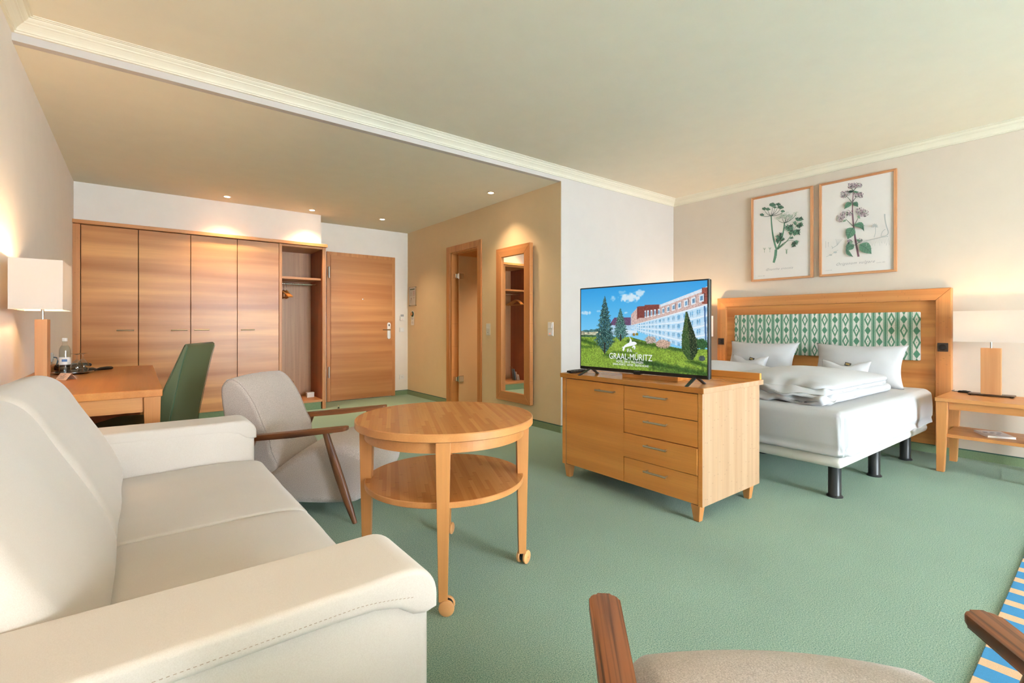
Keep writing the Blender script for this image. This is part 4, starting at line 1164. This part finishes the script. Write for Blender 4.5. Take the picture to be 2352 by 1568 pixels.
for i, (x0, x1, y) in enumerate(((.015, .045, -.05), (.015, .045, -.012), (.015, .045, .026), (-.02, -.008, -.03), (-.02, -.008, .01), (-.04, -.03, -.02))): obj('title_print', B(x0, x1, y, y+.024, .0142, .0146), 'ink_pale', t)

# ================================================================== BOTANICAL PRINTS
PAL = ['print_green', 'print_dark', 'print_mid', 'print_pale', 'print_lilac', 'print_stem', 'print_sketch']
for n, c in zip(PAL, (rgb(96, 138, 116), rgb(52, 78, 68), rgb(128, 156, 134), rgb(190, 202, 190), rgb(186, 168, 182), rgb(118, 88, 104), rgb(186, 190, 192))): plain(n, c, .8)
class Print:
    def __init__(s, L, W_, H_): s.bm = new(); s.L = L; s.W = W_; s.H = H_; s.k = 0
    def map(s, px, py):
        xl, xr, tl, tr, bl, br = s.L
        f = (px-xl)/(xr-xl); top = tl+(tr-tl)*f; bot = bl+(br-bl)*f
        return ((f-.5)*s.W, -.0208-s.k*.000012, (.5-(py-top)/(bot-top))*s.H)
    def poly(s, pts, m):
        vs = [s.bm.verts.new(s.map(*p)) for p in pts]
        try: f = s.bm.faces.new(vs); f.material_index = m
        except ValueError: pass
        s.k += 1
    def stroke(s, pts, w, m):
        w = w if isinstance(w, (list, tuple)) else [w]*len(pts)
        for i in range(len(pts)-1):
            (a, b), (c, d) = pts[i], pts[i+1]; L = math.hypot(c-a, d-b) or 1; nx, ny = -(d-b)/L, (c-a)/L
            w0, w1 = w[i]/2, w[i+1]/2
            s.poly([(a+nx*w0, b+ny*w0), (c+nx*w1, d+ny*w1), (c-nx*w1, d-ny*w1), (a-nx*w0, b-ny*w0)], m)
    def curve(s, a, c, b, w, m, n=8):
        pts = [((1-t)**2*a[0]+2*t*(1-t)*c[0]+t*t*b[0], (1-t)**2*a[1]+2*t*(1-t)*c[1]+t*t*b[1]) for t in [i/n for i in range(n+1)]]
        ws = w if isinstance(w, (list, tuple)) else (w, w)
        s.stroke(pts, [ws[0]+(ws[1]-ws[0])*i/n for i in range(n+1)], m)
    def blob(s, x, y, rx, ry, m, n=10, rag=0.0):
        s.poly([(x+rx*(1+rag*random.uniform(-1, 1))*math.cos(2*PI*i/n), y+ry*(1+rag*random.uniform(-1, 1))*math.sin(2*PI*i/n)) for i in range(n)], m)
    def leaf(s, base, tip, wd, m, vein=None, bend=0.0):
        bx, by = base; tx, ty = tip; L = math.hypot(tx-bx, ty-by); ux, uy = (tx-bx)/L, (ty-by)/L; nx, ny = -uy, ux
        prof = [(0, .05), (.1, .55), (.25, .95), (.42, 1.0), (.62, .80), (.82, .40), (1, 0)]
        off = lambda f: bend*math.sin(f*PI)*L
        P = [(bx+ux*f*L+nx*(h*wd/2+off(f)), by+uy*f*L+ny*(h*wd/2+off(f))) for f, h in prof]
        Q = [(bx+ux*f*L-nx*(h*wd/2-off(f)), by+uy*f*L-ny*(h*wd/2-off(f))) for f, h in prof[::-1][1:]]
        s.poly(P+Q, m)
        if vein is not None:
            mid = [(bx+ux*f*L+nx*off(f), by+uy*f*L+ny*off(f)) for f, h in prof]
            s.stroke(mid, 5, vein)
            for f, h in prof[1:5]:
                for sg in (-1, 1): s.stroke([(bx+ux*f*L+nx*off(f), by+uy*f*L+ny*off(f)), (bx+ux*(f+.16)*L+nx*(off(f)+sg*h*wd*.42), by+uy*(f+.16)*L+ny*(off(f)+sg*h*wd*.42))], 3.2, vein)
    def done(s, parent): return tag(obj('illustration', s.bm, PAL, parent), kind='stuff')

def picture(name, yc, W_, H_, zc, label, L):
    t = thing(name, label, 'picture', (XH, yc, zc), WP, 'botanical prints above the bed')
    for s, m in (('l', 'oak_frame'), ('r', 'oak_frame'), ('t', 'oak_frame_h'), ('b', 'oak_frame_h')):
        obj('frame_rail', frame_rect(new(), -W_/2, W_/2, -H_/2, H_/2, .021, -.032, -.004, .0015, s), m, t)
    obj('print_sheet', B(-W_/2+.015, W_/2-.015, -.020, -.006, -H_/2+.015, H_/2-.015), 'print_paper', t)
    return t, Print(L, W_-.042, H_-.042)

t, p = picture('botanical_print', 2.212, .606, .915, 2.020, 'framed botanical print of a white umbel plant, the narrower-looking picture', (175, 885, 480, 341, 1475, 1425))
# stems
p.curve((478, 1100), (415, 940), (408, 680), (24, 16), 0); p.curve((484, 1095), (560, 960), (575, 770), (22, 14), 0)
p.curve((488, 1095), (620, 1010), (675, 880), (16, 6), 2); p.curve((490, 1090), (560, 1010), (620, 990), (8, 5), 1)
p.stroke([(470, 1100), (462, 1180), (440, 1262)], [34, 34, 26], 0); p.curve((486, 1096), (520, 1060), (560, 1030), (8, 4), 1)
p.curve((675, 880), (710, 830), (740, 740), (6, 3), 2); p.curve((620, 990), (660, 975), (700, 1000), 5, 2)
# first umbel: green heads
for hx, hy, r in ((320, 590, 26), (366, 595, 25), (425, 540, 36), (500, 535, 24), (455, 572, 17), (530, 572, 32), (555, 622, 20), (290, 665, 22)):
    p.curve((408, 678), ((408+hx)/2+(hx-408)*.25, (678+hy)/2+28), (hx, hy+8), (6, 4), 1)
    for i in range(16):
        a = PI*(1.05+.9*i/15); p.stroke([(hx, hy+r*.7), (hx+r*math.cos(a)*1.15, hy+r*.35+r*math.sin(a))], [3, 7], 0 if i % 2 else 1)
    for i in range(9):
        a = PI*(1.05+.9*i/8); p.blob(hx+r*math.cos(a)*1.15, hy+r*.35+r*math.sin(a), 5, 5, 1 if i % 3 else 3, 6)
for hx, hy, r in ((495, 715, 36), (545, 680, 30), (600, 668, 34), (660, 700, 36), (712, 660, 30), (590, 705, 26), (640, 680, 22)):
    p.curve((580, 768), ((580+hx)/2+(hx-580)*.2, (768+hy)/2+24), (hx, hy+10), (6, 4), 1)
    for i in range(26): p.blob(hx+random.gauss(0, r*.5), hy+random.gauss(0, r*.4), 6, 5, random.choice((3, 3, 2, 3)), 6)
def fern(pts, s_):
    for (bx, by, tx, ty, wd) in pts:
        p.leaf((bx, by), (tx, ty), wd, random.choice((1, 1, 0)), None)
        L = math.hypot(tx-bx, ty-by); ux, uy = (tx-bx)/L, (ty-by)/L
        for f in (.25, .45, .65):
            for sg in (-1, 1): p.leaf((bx+ux*L*f, by+uy*L*f), (bx+ux*L*(f+.28)-uy*sg*wd*.9, by+uy*L*(f+.28)+ux*sg*wd*.9), wd*.45, random.choice((1, 0)), None)
fern([(675, 880, 585, 800, 40), (675, 880, 650, 780, 34), (675, 880, 775, 885, 44), (680, 880, 720, 920, 30), (675, 885, 630, 905, 26), (735, 745, 725, 700, 24), (738, 745, 802, 705, 30), (720, 800, 695, 745, 24), (722, 808, 806, 780, 34), (722, 808, 775, 825, 24)], 1)
fern([(520, 985, 480, 915, 26), (525, 980, 540, 880, 30), (520, 990, 465, 985, 26), (530, 995, 582, 955, 22), (510, 1000, 480, 1015, 22), (640, 965, 690, 945, 18), (690, 1000, 745, 1022, 34), (680, 1005, 695, 1075, 32)], 1)
for x, y in ((325, 1095), (396, 1090), (605, 1110)):
    p.stroke([(x, y+42), (x, y)], 4, 2)
    for i in range(5): p.curve((x, y+8), (x-14+7*i, y-6), (x-18+9*i, y-18), 2.5, 2, 4)
p.blob(605, 1130, 8, 28, 2, 10); p.done(t)
text_obj('caption', 'Œnanthe crocata', .034, 'ink_pale', t, (-.02, -.0216, -.340), shear=.5, space=1.15)
text_obj('small_caption', 'Published 1830', .012, 'ink_pale', t, (-.20, -.0216, -.402), shear=.3)

t, p = picture('botanical_print', 1.545, .612, .915, 2.020, 'framed botanical print of a leafy plant with lilac flower heads, the wider-looking picture', (1025, 1915, 303, 126, 1405, 1350))
p.curve((1500, 1185), (1440, 900), (1425, 640), (26, 18), 5, 12); p.curve((1425, 640), (1425, 480), (1437, 350), (16, 7), 5, 8)
def head(cx, cy, rx, ry, n=60):
    for i in range(n):
        a = random.uniform(0, 2*PI); r = random.random()**.6
        p.blob(cx+rx*r*math.cos(a), cy+ry*r*math.sin(a), random.uniform(5, 9), random.uniform(5, 8), random.choice((4, 4, 5, 1, 4, 3)), 6, .3)
    for i in range(n//3):
        a = random.uniform(0, 2*PI); p.blob(cx+rx*1.05*math.cos(a), cy+ry*1.05*math.sin(a), 4, 4, 5, 5)
for cx, cy, rx, ry in ((1400, 300, 40, 32), (1460, 295, 44, 34), (1510, 298, 32, 28), (1310, 410, 44, 38), (1362, 390, 38, 30), (1485, 410, 36, 34), (1528, 415, 32, 34), (1265, 705, 44, 44), (1320, 660, 46, 38), (1385, 640, 40, 34), (1525, 615, 50, 40), (1580, 645, 44, 40), (1540, 655, 40, 30), (1395, 995, 28, 24), (1520, 985, 30, 24)): head(cx, cy, rx, ry, 46)
for a, c, b in (((1420, 510), (1400, 470), (1350, 430)), ((1430, 505), (1450, 470), (1490, 430)), ((1432, 800), (1390, 760), (1345, 715)), ((1450, 800), (1480, 740), (1515, 680)), ((1437, 370), (1425, 340), (1415, 325)), ((1437, 370), (1460, 345), (1480, 325)), ((1455, 1045), (1430, 1030), (1400, 1005)), ((1462, 1045), (1490, 1020), (1515, 1000))): p.curve(a, c, b, (8, 5), 1)
p.leaf((1437, 372), (1368, 378), 30, 1); p.leaf((1440, 374), (1512, 384), 24, 0)
p.leaf((1420, 515), (1328, 592), 62, 0, 1, .12); p.leaf((1438, 515), (1500, 566), 60, 0, 1, -.15)
p.leaf((1450, 790), (1572, 872), 74, 0, 1, -.30); p.leaf((1440, 825), (1370, 968), 122, 0, 1, .06)
p.leaf((1352, 730), (1300, 750), 22, 2); p.leaf((1495, 672), (1525, 715), 34, 2)
p.leaf((1450, 1050), (1345, 1115), 92, 0, 1, .18); p.leaf((1350, 1090), (1438, 1186), 50, 0, 1, .10)
p.leaf((1520, 1035), (1662, 1155), 138, 0, 1, -.08); p.leaf((1390, 1010), (1440, 1000), 30, 2); p.leaf((1370, 1030), (1395, 1000), 24, 1); p.leaf((1530, 995), (1475, 970), 22, 0)
# faint root and flower sketches
p.curve((1815, 660), (1815, 760), (1850, 860), (16, 12), 6); p.curve((1850, 860), (1880, 940), (1770, 940), (12, 7), 6); p.curve((1855, 940), (1700, 960), (1570, 1000), (8, 4), 6)
p.curve((1775, 930), (1780, 870), (1825, 850), 6, 6); p.curve((1690, 950), (1720, 900), (1705, 800), 6, 6)
for i in range(16): p.curve((1600+i*17, 975-i*1.2), (1596+i*18, 1010), (1590+i*18+random.uniform(-12, 12), 1020+random.uniform(0, 40)), 2.5, 6, 4)
for i in range(7): p.leaf((1700, 815), (1700+45*math.cos(PI+PI*i/6), 800-50*abs(math.sin(PI*i/6))+20), 16, 6)
for i in range(6): p.curve((1235, 1045), (1225+i*12, 990), (1215+i*18, 965), 3, 6, 5)
p.curve((1170, 1080), (1210, 1055), (1240, 1040), 6, 6); p.curve((1165, 1050), (1180, 1075), (1170, 1085), 6, 6)
p.curve((1090, 1185), (1160, 1165), (1250, 1100), (4, 3), 6); p.blob(1150, 1163, 22, 10, 6, 10); p.blob(1210, 1130, 24, 12, 6, 10)
p.stroke([(1085, 990), (1085, 1075)], 4, 6); p.stroke([(1120, 1015), (1120, 1060)], 4, 6); p.blob(1120, 1012, 7, 7, 6, 8); p.done(t)
text_obj('caption', 'Origanum vulgare', .037, 'ink_pale', t, (-.01, -.030, -.350), shear=.5, space=1.15)
text_obj('small_caption', 'J. Curtis del.', .012, 'ink_pale', t, (-.225, -.030, -.40), shear=.3)
text_obj('small_caption', 'London 1826', .012, 'ink_pale', t, (.19, -.030, -.365), shear=.3)

# ================================================================== DESK
dk = thing('desk', 'wooden writing desk against the cream wall behind the sofa', 'desk', (-.2, 4.06, 0))
wobj('desk_top', B(XL+.001, .105, 3.10, 5.03, .712, .75, .003), 'desk_top', dk)
wobj('back_rail', B(XL+.001, XL+.022, 3.6, 5.03, .75, .79, .002), 'beech_h', dk)
for x in (-.46, .062):
    for y in (3.14, 4.985): wobj('leg', taper(new(), x, y, 0, .712, .045, .045, .072, .072, .002), 'beech', dk)
wobj('end_apron', B(-.42, .026, 3.12, 3.14, .635, .712), 'beech_h', dk)
wobj('front_apron', B(.05, .07, 3.176, 4.95, .635, .712), 'beech_h', dk)
wobj('end_panel', B(-.45, .02, 4.975, 4.995, .10, .712), 'closet_side', dk)
wobj('drawer_box', B(-.42, .03, 3.9, 4.6, .645, .712), 'closet_side', dk)

ch = thing('desk_chair', 'green upholstered high-back chair pushed up to the desk', 'chair', (.015, 3.93, 0), math.radians(155))
prof = [(-.245, .30), (-.255, .45), (-.292, .65), (-.335, .86), (-.358, .945), (-.352, .962), (-.338, .958), (-.296, .86), (-.212, .66), (-.150, .50), (-.128, .42), (-.120, .30)]
obj('backrest', loft(new(), smooth_poly(prof, 3), -.225, .225, .008, 3, None, 8), 'green_vinyl', ch, True)
for s in (-1, 1):
    obj('seam', sweep(new(), [(a-.001, s*.2255, b) for a, b in prof[:5]], .0018, 6), 'ink_green', ch, True)
st = [(-.23, .36), (.22, .36), (.255, .39), (.262, .43), (.235, .462), (.10, .472), (-.12, .465), (-.22, .455)]
obj('seat', loft(new(), smooth_poly(st, 4), -.225, .225, .025, 4), 'green_vinyl', ch, True)
for x in (-.20, .20):
    for y in (-.19, .19): obj('leg', taper(new(), x, y, 0, .365, .028, .028, .042, .042, .002, -.03 if x < 0 else 0), 'beech', ch)

# things on the desk
t = thing('serving_tray', 'round clear tray on the desk under bottle and glasses', 'tray', (-.355, 4.47, .75))
obj('tray_plate', lathe(new(), [(.085, 0), (.088, .003), (.112, .010), (.116, .013), (.113, .0145), (.088, .006), (.084, .005)], 48), 'clear_glass', t, True)
obj('tray_rim', lathe(new(), [(.1135, .012), (.117, .0125), (.117, .0145), (.1135, .0145)], 48), 'chrome', t, True)
TZ = .756
t = thing('water_bottle', 'clear glass water bottle with a white label on the desk', 'bottle', (-.392, 4.50, TZ))
obj('bottle_glass', lathe(new(), [(.026, 0), (.0305, .004), (.031, .012), (.031, .150), (.029, .166), (.024, .180), (.017, .190), (.0135, .197), (.0125, .222), (.0125, .226)], 32), 'clear_glass', t, True)
obj('water', lathe(new(), [(.025, .003), (.029, .006), (.029, .149), (.027, .164), (.022, .178), (.016, .187)], 28), 'water', t, True)
obj('screw_cap', lathe(new(), [(.0142, .218), (.0148, .220), (.0148, .238), (.0135, .241)], 24), 'white_plastic', t, True)
lb = obj('label', lathe(new(), [(.0311, .058), (.0315, .058), (.0315, .108), (.0311, .108)], 36), 'paper', t, True)
bm = new()
for i in range(10):
    a0, a1 = -PI/2-.45+.09*i, -PI/2-.45+.09*(i+1); r = .0318
    bm.faces.new([bm.verts.new((r*math.cos(a), r*math.sin(a), z)) for a, z in ((a0, .078), (a1, .078), (a1, .095), (a0, .095))])
obj('label_mark', bm, 'label_blue', lb)
def wineglass(x, y, label):
    t = thing('wine_glass', label, 'glass', (x, y, TZ), 0, 'upturned glasses on the tray')
    obj('glass_bowl', lathe(new(), [(.026, 0), (.0285, .008), (.034, .028), (.034, .045), (.028, .066), (.017, .082), (.009, .090), (.0085, .0885), (.016, .080), (.0268, .065), (.0326, .045), (.0326, .028), (.0272, .008), (.0252, .0)], 28), 'clear_glass', t, True)
    obj('stem', lathe(new(), [(.009, .089), (.0045, .098), (.004, .118), (.006, .128)], 16), 'clear_glass', t, True)
    obj('foot', lathe(new(), [(.005, .126), (.02, .1295), (.033, .1315), (.034, .133), (.02, .1325), (.004, .132)], 32), 'clear_glass', t, True)
wineglass(-.325, 4.425, 'upturned stemmed glass on the tray, the front one')
wineglass(-.300, 4.515, 'upturned stemmed glass on the tray, the rear one')
t = thing('telephone', 'black desk telephone behind the water bottle', 'telephone', (-.39, 4.86, .75), math.radians(20))
obj('phone_base', hexa(new(), [(-.085, -.09, 0), (.085, -.09, 0), (.085, .09, 0), (-.085, .09, 0)], [(-.08, -.085, .014), (.08, -.085, .014), (.08, .085, .034), (-.08, .085, .034)], .006), 'black_plastic', t, True)
obj('cradle_handset', loft(new(), smooth_poly([(-.095, .022), (-.06, .032), (.06, .032), (.095, .022), (.10, .044), (.06, .052), (-.06, .052), (-.10, .044)], 3), -.075, -.03, .01, 3), 'black_plastic', t, True)
for i in range(3):
    for j in range(4): obj('key', B(-.03+i*.026, -.012+i*.026, -.015+j*.022, 0+j*.022, .024+j*.004, .030+j*.004, .001, 1), 'ink', t)
t = thing('handset', 'slim black handset lying on the desk to the right of the glasses', 'handset', (-.215, 4.67, .75), math.radians(45))
obj('grip', sweep(new(), [(-.03, 0, .009), (0, 0, .012), (.05, 0, .013), (.085, 0, .012), (.095, 0, .011)], [.007, .011, .013, .012, .007], 14), 'black_plastic', t, True)
obj('head', sweep(new(), [(-.11, 0, .008), (-.10, 0, .012), (-.06, 0, .012), (-.03, 0, .010)], [.010, .018, .016, .008], 14), 'black_plastic', t, True)
t = thing('tent_card', 'small folded pink-white card standing on the desk', 'card', (-.345, 4.02, .75), math.radians(-61))
P0 = lambda x: [(x, -.028, 0), (x, .0, .038), (x, .028, 0)]
bm = new(); hexa(bm, [(-.058, -.028, 0), (.058, -.028, 0), (.058, -.0268, 0), (-.058, -.0268, 0)], [(-.058, -.0006, .038), (.058, -.0006, .038), (.058, .0006, .038), (-.058, .0006, .038)])
front = obj('front_panel', bm, 'pink_card', t)
bm = new(); hexa(bm, [(-.058, .0268, 0), (.058, .0268, 0), (.058, .028, 0), (-.058, .028, 0)], [(-.058, -.0006, .038), (.058, -.0006, .038), (.058, .0006, .038), (-.058, .0006, .038)])
obj('rear_panel', bm, 'pink_card', t)
sl = math.atan2(.038, .028)
def on_card(name, bm): obj(name, bm, 'ink', front, False, (0, -.0283, 0), (sl, 0, 0))
bm = lathe(new(), [(.0062, 0), (.0062, .0003), (.0074, .0003), (.0074, 0)], 20, (0, .036, 0)); on_card('card_emblem', bm)
bm = new(); hexa(bm, [(-.005, .030, 0), (-.004, .030, 0), (.005, .042, 0), (.004, .042, 0)], [(-.005, .030, .0003), (-.004, .030, .0003), (.005, .042, .0003), (.004, .042, .0003)]); on_card('card_stroke', bm)
for y, w_ in ((.024, .03), (.018, .025), (.014, .022), (.007, .03)): on_card('text_line', B(-w_, w_, y, y+.0012, 0, .0003))
t = plate('wall_socket', 'white socket with a blue cable on the wall above the desk', 'socket', (XL, 4.94, .845), PI/2, 'e')
obj('cable', sweep(new(), [(.0, -.012, .0), (0, -.03, -.005), (0, -.035, -.03), (0, -.026, -.07), (0, -.03, -.092)], .004, 8), 'blue_cable', t, True)

# ================================================================== RUG
rg = thing('striped_rug', 'blue and tan striped rug at the right edge of the carpet', 'rug', (1.62, -.5, 0))
obj('rug_weave', B(0, 2.9, -.75, .786, .001, .007, .002), 'striped_weave', rg)
